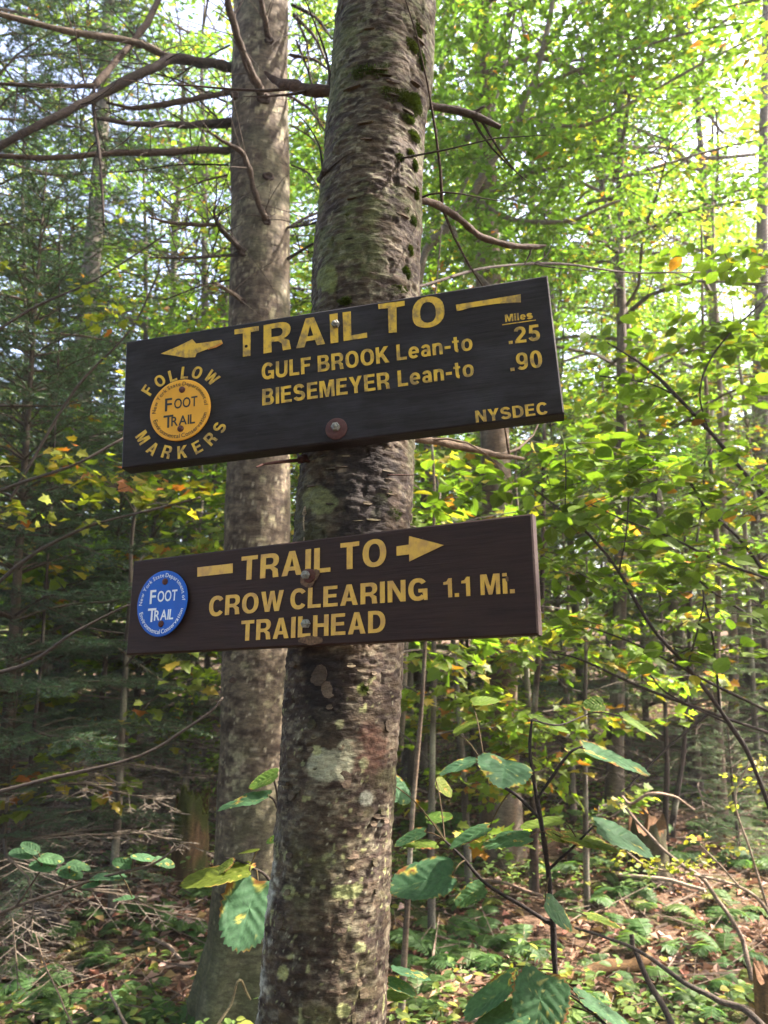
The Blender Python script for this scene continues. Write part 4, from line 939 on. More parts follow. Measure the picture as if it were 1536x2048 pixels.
maple_sap = broadleaf(16, 3.0, .6, 1.1, 12, 80, 14, .085, (.085, .135, .020), .02, .16, .05, .08, MAPLE_V, MAPLE_F)
fir = conifer(21, 4.4, 1.25, .35, .26, 6, .023, .0027, (.048, .092, .052), .034, .22, tw=.05, bark=(.075, .062, .048))
spruce_young = conifer(22, 2.5, .95, .12, .20, 6, .020, .0028, (.062, .105, .042), .028, .08, tw=.055)
spruce_tall = conifer(23, 13, 2.1, 1.3, .36, 6, .038, .0062, (.032, .062, .040), .13, .14, .32, .12)

# ------------------------------------------------------------------ planting
gB, gC, gS = 'broadleaf trees of the wood', 'conifers of the wood', 'saplings of the undergrowth'
# trunks the photograph shows plainly
def bare_trunk(px0, py0, px1, py1, Y, w, name, label, c, top=9.0, crown=None, seed=0):
    """trunk through two pixels in the plane Y, from the ground up to height top"""
    a, b = PY(px0, py0, Y), PY(px1, py1, Y); d = nrm(b - a); d = d if d[2] > 0 else -d
    base = a + d * ((float(gz(a[0], Y)) - a[2]) / d[2]); r = w / 2 / FPX * Y
    o = thing(name, label, 'tree', base); n = 44; t = np.linspace(-.03, 1, n); pts = base + d * (top * t)[:, None]
    pts[:, :2] += .03 * np.stack([vnoise(np.stack([t * 5, t * 0 + seed, t * 0], -1), 3), vnoise(np.stack([t * 5, t * 0, t * 0 + seed], -1), 4)], 1)
    rr = r * (1 - .75 * np.clip(t, 0, 1)) + .4 * r * np.exp(-np.clip(t, 0, 1) * top / .25)
    V, F, Ft = tube_arrays(pts, rr, 16); cc = np.asarray(c)
    V = V + (V - np.repeat(pts, 16, 0)[:len(V) - 1].tolist() + [[0, 0, 0]])[: len(V)] * 0 if False else V
    C = lerp(lerp(np.broadcast_to(cc, V.shape), cc * .45, .5 + .9 * fbm(V * [22, 22, 9], 3, seed)), (.30, .30, .25), 2.0 * (fbm(V * [16, 16, 12], 2, seed + 5) - .35))
    mb = MB().add(V, F, C); mb.F.append(Ft); mb.build('trunk', M['bark2'], o, True)
    if crown:
        for nm, me in crown:
            if nm != 'trunk':
                k = local(nm, me, o); k.location = (d[0] * 2.2, d[1] * 2.2, 1.6)
    return o
bare_trunk(175, 600, 146, 985, 8.0, 60, 'spruce_tree', 'tall pale grey trunk standing left of the upper sign', (.20, .185, .175), 11, spruce_tall, 1)
bare_trunk(992, 1080, 1008, 1700, 5.6, 74, 'maple_tree', 'rough brown trunk rising behind the lower sign, right of the main trunk', (.17, .12, .085), 12, maple_tall, 2)
bare_trunk(1238, 830, 1232, 1640, 6.6, 30, 'maple_tree', 'thin straight grey trunk standing clear of the signs to the right', (.15, .125, .10), 9, beech_tall, 3)
bare_trunk(856, 880, 850, 1040, 8.5, 42, 'spruce_tree', 'brown trunk seen between the two signs, right beside the main trunk', (.15, .12, .10), 10, None, 4)
bare_trunk(1072, 1300, 1066, 1650, 5.0, 15, 'spruce_tree', 'slim dark stem just right of the rough brown trunk', (.07, .045, .035), 4.5, None, 5)
bare_trunk(45, 800, 40, 1400, 5.2, 16, 'spruce_tree', 'slim grey stem at the left edge, beside the dark fir boughs', (.13, .11, .10), 6, None, 6)
bare_trunk(92, 1050, 74, 1400, 4.2, 9, 'spruce_tree', 'thin dark stem second from the left edge', (.06, .045, .04), 4, None, 7)
bare_trunk(1440, 1400, 1450, 1700, 6.2, 16, 'maple_tree', 'slim pale stem among the sunlit young spruces', (.20, .15, .12), 5, None, 8)
bare_trunk(1330, 1480, 1338, 1690, 5.8, 10, 'maple_tree', 'dark leaning stem right of the thin grey trunk', (.06, .045, .04), 3, None, 9)
bare_trunk(1366, 1480, 1350, 1690, 6.0, 10, 'maple_tree', 'dark stem crossing the leaning one beside it', (.06, .045, .04), 3.2, None, 10)
bare_trunk(1138, 1540, 1140, 1660, 6.4, 11, 'maple_tree', 'short pale stem left of the thin grey trunk', (.20, .155, .13), 3, None, 11)
bare_trunk(820, 1810, 838, 1400, 3.3, 11, 'maple_tree', 'thin pale brown stem right beside the main trunk', (.17, .13, .10), 3.4, None, 12)
bare_trunk(1470, 1550, 1475, 1680, 7.5, 20, 'maple_tree', 'pinkish sunlit stem near the right edge', (.24, .18, .15), 6, None, 13)
bare_trunk(400, 900, 395, 1100, 10, 26, 'maple_tree', 'thin stem seen between the grey trunk and the back trunk', (.14, .12, .10), 9, None, 14)
bare_trunk(1520, 700, 1515, 1000, 9, 42, 'maple_tree', 'grey trunk half hidden by leaves at the right edge', (.16, .14, .125), 11, None, 15)
bare_trunk(1420, 800, 1416, 1100, 12, 22, 'maple_tree', 'distant thin trunk among sunlit leaves on the right', (.16, .14, .12), 10, None, 16)
bare_trunk(645, 700, 650, 1100, 14, 30, 'maple_tree', 'distant trunk in the gap between the two big trunks', (.15, .13, .11), 11, None, 17)
bare_trunk(300, 1000, 305, 1300, 9, 20, 'maple_tree', 'thin trunk behind the left ends of the signs', (.13, .11, .10), 8, None, 18)
# beech leaning up behind the main trunk
lean = thing('beech_tree', 'slender leaning beech whose limb rises right of the main trunk', 'tree', on_ground(*PY(790, 1295, 4.6)[:2]))
for k, path in enumerate([[(800, 1500, 4.6, 9), (818, 900, 4.6, 9), (838, 540, 4.6, 9), (900, 450, 4.6, 8), (950, 380, 4.6, 8), (1015, 275, 4.6, 8), (1060, 180, 4.6, 6), (1100, 40, 4.6, 6), (1130, -150, 4.6, 5)],
                          [(948, 388, 4.6, 6), (1000, 430, 4.5, 5), (1060, 443, 4.4, 5), (1140, 440, 4.3, 4), (1240, 400, 4.2, 3)], [(870, 490, 4.6, 4), (960, 300, 4.9, 4), (1010, 130, 5.0, 3), (1040, -40, 5.1, 3)], [(905, 440, 4.6, 4), (930, 520, 4.5, 4), (1010, 600, 4.4, 3)],
                          [(1060, 180, 4.6, 4), (1180, 130, 4.4, 4), (1300, 90, 4.3, 3), (1420, 55, 4.2, 3), (1560, 40, 4.1, 2)], [(1040, 240, 4.6, 4), (1170, 250, 4.5, 4), (1290, 190, 4.4, 3), (1400, 130, 4.3, 3), (1560, 50, 4.2, 2)]]):
    pbranch(lean, path, (.13, .115, .095), 300 + k, 7, 5, 'trunk' if k == 0 else 'limb', Y=True)
def leaf_cloud(parent, spots, leaf, base, seed, m=26, yellow=.03, orange=.01, tv=KITE_V, tf=KITE_F, mat='leaf', name='crown', flat=.3, drop=.2):
    """flat sprays of leaves around points of the tree: (x, y, z, spread)"""
    rs = np.random.RandomState(seed); mc = MB(); ml = MB(); S = np.asarray(spots, float); ns = len(S)
    a = rs.rand(ns) * 6.283; td = np.stack([np.cos(a), np.sin(a), -.1 + .25 * rs.randn(ns)], 1); tl = leaf * m * .2 * rs.uniform(.7, 1.3, ns); root = S[:, :3] - td * tl[:, None] / 2; seg_tubes(ml, root, root + td * tl[:, None], .0022, .001, (.06, .05, .04))
    f = rs.rand(ns, m); hz = nrm(np.cross(td, [0, 0, 1.0])); side = rs.choice([-1, 1], (ns, m)) * rs.rand(ns, m) ** .7
    pos = root[:, None] + td[:, None] * (tl[:, None] * f)[..., None] + hz[:, None] * (side * leaf * 2.0)[..., None] + rs.randn(ns, m, 3) * leaf * .3
    ax = td[:, None] * .6 + hz[:, None] * side[..., None] + rs.randn(ns, m, 3) * .25 - np.array([0, 0, drop]); nor = np.array([0, 0, 1.0]) + rs.randn(ns, m, 3) * flat * 1.5; n = ns * m
    scatter(mc, tv, tf, pos.reshape(-1, 3), ax.reshape(-1, 3), nor.reshape(-1, 3), leaf * (.6 + .65 * rs.rand(n)), leaf_colors(n, rs, base, yellow, orange) * np.repeat(.75 + .5 * rs.rand(ns, 1), m, 0))
    k = mc.build(name, M[mat], parent); tag(ml.build('twigs', M['wood'], parent), kind='stuff'); return k
def px_spots(boxes, seed):
    """spray centres filling picture regions at given distances: (x0,y0,x1,y1,Y0,Y1,count)"""
    rs = np.random.RandomState(seed); out = []
    for x0, y0, x1, y1, Y0, Y1, n in boxes:
        for k in range(n): out.append(PY(rs.uniform(x0, x1), rs.uniform(y0, y1), rs.uniform(Y0, Y1)))
    return np.array(out)
leaf_cloud(lean, px_spots([(850, -150, 1230, 330, 4.0, 5.6, 200), (1200, -150, 1440, 200, 3.9, 5.2, 80), (860, 300, 1140, 560, 4.2, 6.0, 120), (1050, 380, 1280, 560, 4.4, 5.6, 32), (600, -100, 660, 500, 5, 6.5, 26)], 41), .060, GREEN, 42, 22, .02, .008)

rs = np.random.RandomState(100)
# broadleaf crowns from near to far; each tree stands where its trunk would be
for px, Y, A_, s in [(1370, 7.0, beech_near, 1.0), (1480, 10, birch_yel, 1.0), (1160, 9.5, beech_tall, .85), (960, 11, beech_tall, .9), (700, 10, beech_tall, .95), (2600, 3.2, maple_tall, .8), (400, 9.6, beech_tall, 1.05), (310, 11.5, beech_tall, 1.15), (480, 14, maple_tall, 1.0), (720, 13.5, beech_tall, 1.15), (1290, 12.5, beech_tall, 1.1), (1080, 13, maple_tall, 1.0), (1400, 15, beech_tall, 1.2),  # far-right maple, standing out of view, is added to shade the main trunk
                     (330, 9.0, beech_near, 1.1), (250, 13, beech_tall, .95), (60, 14, birch_yel, .9), (420, 8.0, sapling, 1.3), (-120, 12, beech_tall, .9), (820, 8.0, sapling, 1.35)]:
    nm = 'birch_tree' if A_ is birch_yel else 'maple_tree' if A_ is maple_tall else 'beech_tree'
    ds = {'birch_tree': 'yellowing birch', 'maple_tree': 'tall green maple', 'beech_tree': 'light green beech'}[nm]
    plant_tree(A_, nm, ds, 'tree', px, Y, gB, None, s, rs)
for k in range(24):
    Y = 13 + 24 * (k / 24) ** 1.0; px = 768 + rs.uniform(-1000, 1000); A_, nm, ds = [(maple_tall, 'maple_tree', 'tall green maple'), (beech_tall, 'beech_tree', 'light green beech'), (birch_yel, 'birch_tree', 'yellowing birch'), (spruce_tall, 'spruce_tree', 'dark tall spruce')][[0, 1, 2, 0, 1, 3, 1][k % 7]]
    plant_tree(A_, nm, ds, 'tree', px, Y, gB if nm != 'spruce_tree' else gC, None, rs.uniform(.7, 1.05), rs)
for k in range(15):
    Y = rs.uniform(6.5, 18); px = 768 + rs.uniform(-900, 900); plant_tree(sapling, 'beech_sapling', 'low beech sapling', 'sapling', px, Y, gS, None, rs.uniform(.6, 1.25), rs)
# wood behind the camera: unseen trees added to cut sky light on the signs
for k, (x, y) in enumerate([(-3.4, -2.6), (-.8, -4.6), (2.2, -3.4), (-5.6, -5.5), (4.6, -5.2), (0.8, -8), (-3, -9), (-6.5, 0.2), (5.8, -1.2), (3, -10), (-1.6, -1.9), (1.4, -2.2), (-3.2, -.6), (3.4, -.8)]):
    A_, nm, ds = [(maple_tall, 'maple_tree', 'tall maple'), (beech_tall, 'beech_tree', 'tall beech')][k % 2] if k < 10 else (beech_near, 'beech_tree', 'small beech')
    o = thing(nm, '%s added behind the viewpoint, out of the picture, to dim the signs' % ds, 'tree', on_ground(x, y, -.02), 'trees behind the viewpoint', rs.rand() * 6.28, .9)
    for n_, me in A_: local(n_, me, o)
# conifers
for px, Y, A_, s, lb in [(20, 4.1, fir, 1.0, 'dark fir with grey bare lower twigs at the left edge'), (-200, 4.6, spruce_tall, .95, 'tall dark spruce whose boughs hang into the upper left corner'), (215, 5.4, fir, .72, 'dark fir below the left end of the lower sign'),
                         (130, 6.6, fir, 1.0, None), (340, 7.2, fir, .9, None), (1120, 6.8, fir, .86, 'dark fir right behind the right end of the lower sign'), (1385, 6.9, spruce_young, 1.15, 'sunlit pale green young spruce right of the thin grey trunk'), (1520, 7.6, spruce_young, 1.4, None),
                         (1290, 9.0, spruce_young, 1.3, None), (1450, 5.6, spruce_young, .45, 'small bright young spruce low among the dark stems'), (930, 8.6, fir, .8, None), (640, 10, fir, 1.0, None), (470, 12, fir, 1.1, None), (1620, 9, fir, 1.2, None), (1210, 12, fir, 1.1, None), (60, 8.5, fir, 1.2, None), (80, 5.0, fir, .95, 'dark fir second from the left edge'), (290, 5.9, fir, .9, 'dark fir half hidden by the left ends of the signs'), (40, 3.9, fir, .40, 'low dark fir in front of the other firs on the left')]:
    plant_tree(A_, 'fir_tree' if A_ is fir else 'spruce_tree', 'dark green fir' if A_ is fir else 'young spruce', 'tree', px, Y, gC, None, s, rs, lb)
for px, Y, s in [(250, 4.6, .9), (100, 5.6, 1.1), (930, 5.0, .9), (1060, 6.0, 1.0), (860, 4.4, .8), (380, 6.2, 1.0), (1150, 4.8, .7), (1500, 6.8, 1.0), (700, 6.5, 1.1), (20, 7.2, 1.2), (1250, 7.8, 1.1)]:
    plant_tree(maple_sap, 'maple_sapling', 'spotted young maple sapling', 'sapling', px, Y, gS, None, s, rs)
# the wood beyond: a mass of leaves no one could count
x = rs.uniform(-48, 48, 52000); y = rs.uniform(38, 62, 52000); z = gz(x, y) + 15 * rs.rand(52000) ** 1.35 * (1 + .3 * vnoise(np.stack([x * .15, y * .15, x * 0], -1), 3))
mb = MB(); scatter(mb, KITE_V, KITE_F, np.stack([x, y, z], 1), rs.randn(52000, 3), rs.randn(52000, 3) + [0, 0, 1.0], .28 + .25 * rs.rand(52000), leaf_colors(52000, rs, (.08, .115, .025), .1, .02))
tag(mb.build('distant_wood', M['leaf']), 'distant mass of leafy woodland closing the view', 'woodland', kind='stuff')
# yellow-spotted maple twigs at the left, between the signs and the fir
ymap = thing('maple_sapling', 'yellowing maple sapling with spotted leaves left of the signs', 'sapling', on_ground(*PY(-60, 1295, 3.4)[:2]), gS)
for k, path in enumerate([[(-80, 1240, 3.3, 4), (40, 1130, 3.2, 4), (160, 1060, 3.1, 3), (300, 1020, 3.0, 3), (400, 995, 2.95, 2)], [(-80, 1010, 3.2, 4), (60, 960, 3.1, 4), (160, 925, 3.0, 3), (250, 875, 3.0, 3)], [(-60, 1360, 3.0, 4), (60, 1325, 2.9, 4), (150, 1265, 2.85, 3), (255, 1210, 2.8, 2)], [(-60, 1600, 2.9, 4), (110, 1555, 2.8, 4), (280, 1510, 2.75, 3), (400, 1440, 2.7, 3), (445, 1395, 2.7, 2)],
                          [(-60, 700, 3.3, 3), (60, 620, 3.3, 3), (190, 560, 3.3, 2), (330, 470, 3.3, 2)], [(20, 1000, 3.4, 3), (150, 780, 3.4, 3), (260, 660, 3.4, 2), (320, 540, 3.4, 2)], [(-80, 1240, 3.3, 5), (-75, 1500, 3.35, 6), (-60, 1900, 3.4, 7)]]):
    pbranch(ymap, path, (.055, .045, .040), 340 + k, 5, 5, 'stem', Y=True)
leaf_cloud(ymap, px_spots([(0, 900, 240, 1000, 2.9, 3.3, 9), (120, 960, 420, 1060, 2.9, 3.2, 10), (0, 1000, 200, 1090, 3.0, 3.4, 4), (0, 480, 330, 760, 3.2, 3.6, 9)], 51), .046, (.10, .13, .018), 52, 7, .22, .06, MAPLE_V, MAPLE_F, 'leafnear', 'leaves', .3, .1)

# ------------------------------------------------------------------ arching maple shrub on the right
shr = thing('maple_shrub', 'arching shrub of thin dark stems and spotted leaves on the right', 'shrub', on_ground(*PY(1600, 1295, 2.5)[:2]))
ST = [[(1640, 1900, 2.5, 7), (1518, 1559, 2.45, 6), (1459, 1448, 2.42, 6), (1378, 1338, 2.4, 5), (1306, 1259, 2.38, 5), (1238, 1145, 2.35, 4), (1189, 1080, 2.33, 4), (1130, 1027, 2.3, 3), (1052, 966, 2.28, 2)],
      [(1600, 1190, 2.5, 4), (1536, 1158, 2.48, 4), (1443, 1126, 2.45, 4), (1361, 1084, 2.42, 3), (1306, 1061, 2.4, 3), (1244, 1038, 2.4, 3), (1182, 1009, 2.4, 2)], [(1600, 1240, 2.6, 5), (1536, 1155, 2.6, 5), (1475, 1074, 2.6, 5), (1417, 1022, 2.6, 4), (1381, 966, 2.6, 4)],
      [(1600, 1060, 2.7, 6), (1518, 981, 2.7, 6), (1427, 871, 2.65, 6), (1348, 788, 2.6, 5), (1296, 737, 2.6, 4), (1215, 685, 2.6, 2)], [(1375, 1331, 2.4, 3), (1401, 1237, 2.4, 3), (1407, 1185, 2.4, 3), (1388, 1149, 2.4, 2)], [(1440, 1422, 2.42, 4), (1427, 1285, 2.4, 4), (1410, 1204, 2.4, 3)],
      [(1600, 1450, 2.5, 4), (1536, 1422, 2.48, 4), (1436, 1373, 2.44, 4), (1368, 1338, 2.4, 3), (1264, 1285, 2.4, 3), (1166, 1250, 2.4, 2)], [(1600, 1490, 2.55, 4), (1536, 1465, 2.5, 4), (1420, 1425, 2.45, 4), (1280, 1373, 2.4, 4), (1166, 1321, 2.4, 3), (1105, 1305, 2.4, 2)],
      [(1600, 1300, 2.6, 4), (1536, 1253, 2.55, 3), (1427, 1185, 2.5, 3), (1385, 1145, 2.5, 2)], [(1238, 1145, 2.35, 3), (1252, 1070, 2.35, 2), (1258, 980, 2.35, 2)], [(1348, 788, 2.6, 3), (1290, 765, 2.6, 2), (1200, 752, 2.6, 2)], [(1420, 870, 2.65, 3), (1400, 780, 2.6, 3), (1440, 690, 2.6, 3), (1540, 590, 2.6, 3)],
      [(1420, 1425, 2.45, 3), (1330, 1500, 2.4, 3), (1250, 1580, 2.35, 2)], [(1130, 1027, 2.3, 2), (1132, 950, 2.3, 2), (1130, 900, 2.3, 1.5)], [(1459, 1448, 2.42, 3), (1340, 1390, 2.4, 2), (1300, 1350, 2.4, 2)], [(1640, 1900, 2.5, 8), (1640, 2300, 2.5, 9)]]
for k, path in enumerate(ST): pbranch(shr, [(a, b, d, r * .72) for a, b, d, r in path], (.030, .024, .022), 400 + k, 6, 5, 'stem', Y=True, jit=.12)
leaf_cloud(shr, px_spots([(1050, 880, 1330, 1010, 2.2, 2.6, 26), (1280, 880, 1536, 1100, 2.3, 2.7, 24), (1060, 1010, 1300, 1130, 2.2, 2.5, 20), (1330, 1100, 1536, 1330, 2.3, 2.6, 20), (1080, 1130, 1250, 1260, 2.3, 2.6, 10), (1150, 640, 1536, 880, 2.5, 3.0, 34), (1330, 500, 1536, 700, 2.6, 3.1, 18), (870, 930, 1060, 1020, 2.4, 2.8, 10)], 61), .055, (.080, .135, .020), 62, 9, .04, .012, OVAL_V * [1.35, 1, 1], OVAL_F, 'leafnear', 'leaves', .22, .05)

# ------------------------------------------------------------------ hobblebush with large leaves
def big_leaf(parent, base, tip, w, d, seed, tone=0, brown=.3, name='leaf', ratio=.88, heart=True, up=1.0, stems=None):
    """heart-shaped toothed leaf; base and tip pixels, seen width in pixels, distance d along the view axis"""
    rs = np.random.RandomState(seed); a = np.array(base, float); b = np.array(tip, float); la = np.linalg.norm(b - a) / FPX * d; wa = w / FPX * d
    if wa > la * ratio: L = wa / ratio; dz = math.sqrt(max(0, L * L - la * la)); roll = 0.0
    else: L = la; dz = 0.0; roll = math.acos(max(.12, min(1, wa / (L * ratio))))
    p0, p1 = P(*a, d), P(*b, d - dz * .97); ax = nrm(p1 - p0); vd = nrm(CAM - p0); nz = nrm(vd - ax * (vd @ ax)); sx = np.cross(ax, nz)
    if roll:
        n1_ = nz * math.cos(roll) + sx * math.sin(roll); n2_ = nz * math.cos(roll) - sx * math.sin(roll); nz = n1_ if n1_[2] * up > n2_[2] * up else n2_; sx = np.cross(ax, nz)
    m = 72; th = np.linspace(0, 2 * np.pi, m + 1)[:-1]
    # outline: th=0 at the tip, pi at the stalk notch
    X = .5 * ratio * np.sin(th) * (1 - .10 * np.cos(th) + .06 * np.cos(2 * th)); Y = .44 + .56 * np.cos(th) * np.where(np.cos(th) > 0, 1 - .10 * np.sin(th) ** 2, .82)
    Y = Y + (.09 * np.exp(-((th - np.pi) / .30) ** 2) if heart else 0); saw = 1 + (.028 * ((np.arange(m) % 2) * 2 - 1) + .02 * rs.randn(m)) * (np.abs(th - np.pi) > .5)
    X *= saw; Y = .44 + (Y - .44) * saw; rings = np.linspace(0, 1, 13) ** .8; V = []; C = []
    g0 = [np.array([.036, .084, .042]), np.array([.062, .108, .020]), np.array([.042, .092, .044]), np.array([.070, .098, .015])][tone] * rs.uniform(.85, 1.15)
    sdn = rs.rand() * 50
    for q in rings:
        x, y = X * q, .44 + (Y - .44) * q; vein = .010 * np.cos((y - .75 * np.abs(x)) * 2 * np.pi * 6.5)
        z = .16 * np.abs(x) * (.8 + .4 * rs.rand()) - .10 * (y - .3) ** 2 - .22 * x * x + vein * (1 - q * .5) + .03 * vnoise(np.stack([x * 4, y * 4, x * 0 + sdn], -1), 3)
        V.append(p0 + L * (x[:, None] * sx + y[:, None] * ax + z[:, None] * nz)); pn = np.stack([x * 5, y * 5, x * 0 + sdn], -1); nn = fbm(pn, 3, 7)
        vn = np.maximum(sm(np.cos((y - .75 * np.abs(x)) * 2 * np.pi * 6.5), .80, 1.0), sm(-np.abs(x), -.022, -.006)); c = lerp(np.broadcast_to(g0, (m, 3)) * (1 + .22 * fbm(pn * 3, 2, 5))[:, None], g0 * 1.7 + .006, vn * .32)
        c = lerp(c, (.30, .27, .06), sm(nn + .95 * q ** 8 * (.2 + brown), .80 - brown * .22, 1.0 - brown * .22)); c = lerp(c, (.15, .065, .025), sm(nn + 1.0 * q ** 10 * brown * 1.5, .95 - .2 * brown, 1.12 - .2 * brown))
        c = lerp(c, (.26, .26, .10), sm(vnoise(pn * 5, 12), .86 - .30 * brown, .96 - .30 * brown) * .7); C.append(c)
    V = np.vstack(V); C = np.vstack(C); i = np.arange(len(rings) - 1)[:, None] * m; j = np.arange(m)[None]; j2 = (j + 1) % m
    F = np.stack([i + j, i + m + j, i + m + j2, i + j2], -1).reshape(-1, 4)
    mb = MB().add(V, F, C); st = STEMS.get(parent.name)
    if st is not None:
        dd = np.linalg.norm(st - p0, axis=1) + .25 * np.abs((st - p0) @ vd); e = st[np.argmin(dd)]
        if np.linalg.norm(e - p0) < .22:
            t = np.linspace(0, 1, 6)[:, None]; tube(mb, e * (1 - t) + (p0 + ax * L * .08) * t + np.array([0, 0, 1.0]) * (.10 * np.linalg.norm(e - p0) * np.sin(np.pi * t)), np.linspace(.0018, .0013, 6), 5, (.075, .055, .030))
    return mb.build(name, M['leafnear'], parent, True)
STEMS = {}
def note_stem(parent, path):
    p = catmull(np.array([P(a, b, d) for a, b, d, r in path]), 8); STEMS[parent.name] = np.vstack([STEMS[parent.name], p]) if parent.name in STEMS else p
DH = 1.62
hob = thing('hobblebush', 'hobblebush with black stem and big spotted heart-shaped leaves at lower right', 'shrub', on_ground(*P(1122, 2300, 1.5)[:2]))
for k, path in enumerate([[(1135, 3000, 1.5, 7), (1122, 2300, 1.55, 7), (1114, 2060, 1.58, 6.5), (1112, 1970, 1.6, 6), (1105, 1850, DH, 5.5), (1096, 1740, DH, 5), (1082, 1640, DH, 4.5), (1068, 1560, DH, 4), (1060, 1500, DH, 3.5), (1064, 1440, DH, 2)],
                          [(1105, 1850, DH, 4), (1050, 1815, 1.64, 4), (975, 1770, 1.66, 4), (925, 1715, 1.68, 3), (890, 1682, 1.7, 2)], [(1082, 1640, DH, 3.5), (1035, 1592, 1.64, 3.5), (985, 1560, 1.66, 3), (970, 1535, 1.66, 2)], [(1074, 1600, DH, 3), (1110, 1545, 1.6, 3), (1140, 1505, 1.6, 2.5), (1165, 1493, 1.6, 2)],
                          [(1112, 1970, 1.6, 4), (1150, 1995, 1.55, 4), (1190, 2030, 1.5, 4), (1240, 2075, 1.45, 3)], [(1096, 1740, DH, 3), (1140, 1700, 1.6, 2.5), (1185, 1655, 1.6, 2)], [(1064, 1440, DH, 2), (1120, 1450, 1.65, 2), (1188, 1425, 1.7, 1.5), (1240, 1432, 1.7, 1.5)]]):
    note_stem(hob, path); pbranch(hob, path, (.022, .018, .018), 450 + k, 7, 5, 'stem', jit=.1)
HL = [((1013, 1516), (1004, 1563), 112, 1.62, 0, .35), ((958, 1519), (878, 1547), 20, 1.66, 0, .3), ((1160, 1494), (1298, 1540), 30, 1.60, 0, .3), ((1130, 1503), (1232, 1522), 16, 1.64, 1, .4), ((1210, 1406), (1166, 1412), 34, 1.7, 1, .3), ((1240, 1432), (1316, 1472), 15, 1.7, 1, .3),
      ((1056, 1437), (1140, 1462), 18, 1.66, 1, .4), ((985, 1653), (898, 1693), 24, 1.64, 0, .3), ((1068, 1672), (962, 1690), 32, 1.6, 0, .45), ((1184, 1650), (1306, 1702), 40, 1.58, 0, .25), ((1130, 1640), (1040, 1652), 18, 1.68, 1, .2), ((1112, 1672), (1236, 1696), 24, 1.6, 3, .8), ((1090, 1668), (1140, 1680), 22, 1.6, 3, 1.0),
      ((916, 1748), (776, 1775), 78, 1.62, 0, .65), ((975, 1772), (908, 1806), 38, 1.66, 2, .5), ((1085, 1800), (1146, 1856), 36, 1.56, 2, .2), ((1168, 1830), (1242, 1852), 14, 1.6, 3, .3), ((855, 1662), (788, 1690), 22, 1.72, 0, .3), ((880, 1690), (790, 1688), 18, 1.74, 1, .3),
      ((1092, 1936), (1072, 2050), 118, 1.48, 0, .7), ((1030, 1960), (925, 2032), 44, 1.5, 0, .35), ((1060, 2020), (940, 2070), 60, 1.44, 0, .3), ((1150, 1990), (1268, 2054), 30, 1.46, 2, .2), ((780, 1938), (862, 1958), 14, 1.7, 0, .2), ((772, 1962), (836, 1988), 24, 1.68, 2, .7), ((770, 1990), (818, 1992), 22, 1.7, 1, .2), ((770, 1560), (822, 1602), 46, 1.75, 0, .2), ((1040, 1950), (985, 1990), 40, 1.6, 2, .3),
      ((940, 1405), (1000, 1400), 20, 1.8, 1, .4), ((905, 1470), (960, 1440), 18, 1.8, 3, .3), ((870, 1560), (905, 1590), 26, 1.85, 3, .4), ((850, 1640), (905, 1630), 24, 1.8, 1, .5)]
for k, (b0, t0, w, d, tone, brn) in enumerate(HL):
    lf = big_leaf(hob, b0, t0, w, d, 500 + k, tone, brn)
    if brn >= .65: tag(lf, 'leaf browned and torn along its edge')
hob2 = thing('hobblebush', 'hobblebush twigs with drying leaves just left of the main trunk', 'shrub', on_ground(*P(600, 2300, 1.75)[:2]))
for k, path in enumerate([[(600, 2500, 1.8, 5), (590, 2100, 1.75, 5), (570, 1850, 1.7, 4), (540, 1762, 1.66, 3.5), (505, 1735, 1.64, 3), (478, 1722, 1.64, 2), (450, 1716, 1.64, 2)], [(570, 1850, 1.7, 3), (560, 1700, 1.7, 3), (556, 1600, 1.7, 2.5), (548, 1560, 1.7, 2)], [(556, 1620, 1.7, 2), (548, 1600, 1.69, 2), (538, 1592, 1.68, 2)]]):
    note_stem(hob2, path); pbranch(hob2, path, (.03, .024, .022), 480 + k, 6, 5, 'stem', jit=.1)
for k, (b0, t0, w, d, tone, brn) in enumerate([((560, 1546), (497, 1572), 26, 1.7, 1, .4), ((545, 1590), (434, 1614), 21, 1.66, 0, .25), ((512, 1742), (360, 1760), 40, 1.6, 3, .35), ((520, 1752), (484, 1862), 122, 1.62, 0, .6), ((470, 1722), (430, 1745), 18, 1.62, 3, .9), ((556, 1676), (532, 1684), 14, 1.7, 1, .1), ((520, 1700), (476, 1706), 7, 1.65, 3, .1)]):
    big_leaf(hob2, b0, t0, w, d, 560 + k, tone, brn)
# sprig of oval leaves low on the left
spr = thing('leafy_sprig', 'slanting twig with pairs of pale bluish-green oval leaves at lower left', 'shrub', on_ground(*P(-60, 2200, 2.0)[:2]))
for k, path in enumerate([[(-120, 2500, 2.0, 5), (-60, 1880, 2.0, 4), (0, 1827, 1.98, 3.5), (125, 1782, 1.95, 3), (200, 1755, 1.93, 3), (300, 1730, 1.9, 2.5), (362, 1690, 1.9, 2)], [(30, 1815, 1.97, 2.5), (62, 1770, 1.95, 2), (85, 1735, 1.92, 2)], [(125, 1782, 1.95, 2), (135, 1762, 1.93, 1.5), (140, 1750, 1.92, 1.5)]]): note_stem(spr, path); pbranch(spr, path, (.075, .06, .05), 490 + k, 6, 5, 'stem', jit=.1)
for k, (b0, t0, w) in enumerate([((66, 1712), (18, 1702), 24), ((78, 1704), (42, 1686), 22), ((78, 1714), (128, 1722), 22), ((112, 1734), (58, 1728), 27), ((116, 1740), (166, 1753), 26), ((133, 1728), (180, 1737), 20), ((180, 1758), (252, 1752), 15), ((202, 1766), (162, 1774), 13), ((265, 1730), (224, 1722), 24), ((262, 1712), (316, 1720), 15), ((308, 1718), (350, 1733), 20), ((268, 1795), (225, 1800), 10)]):
    big_leaf(spr, b0, t0, w, 1.92, 600 + k, 2, .02, ratio=.6, heart=False)

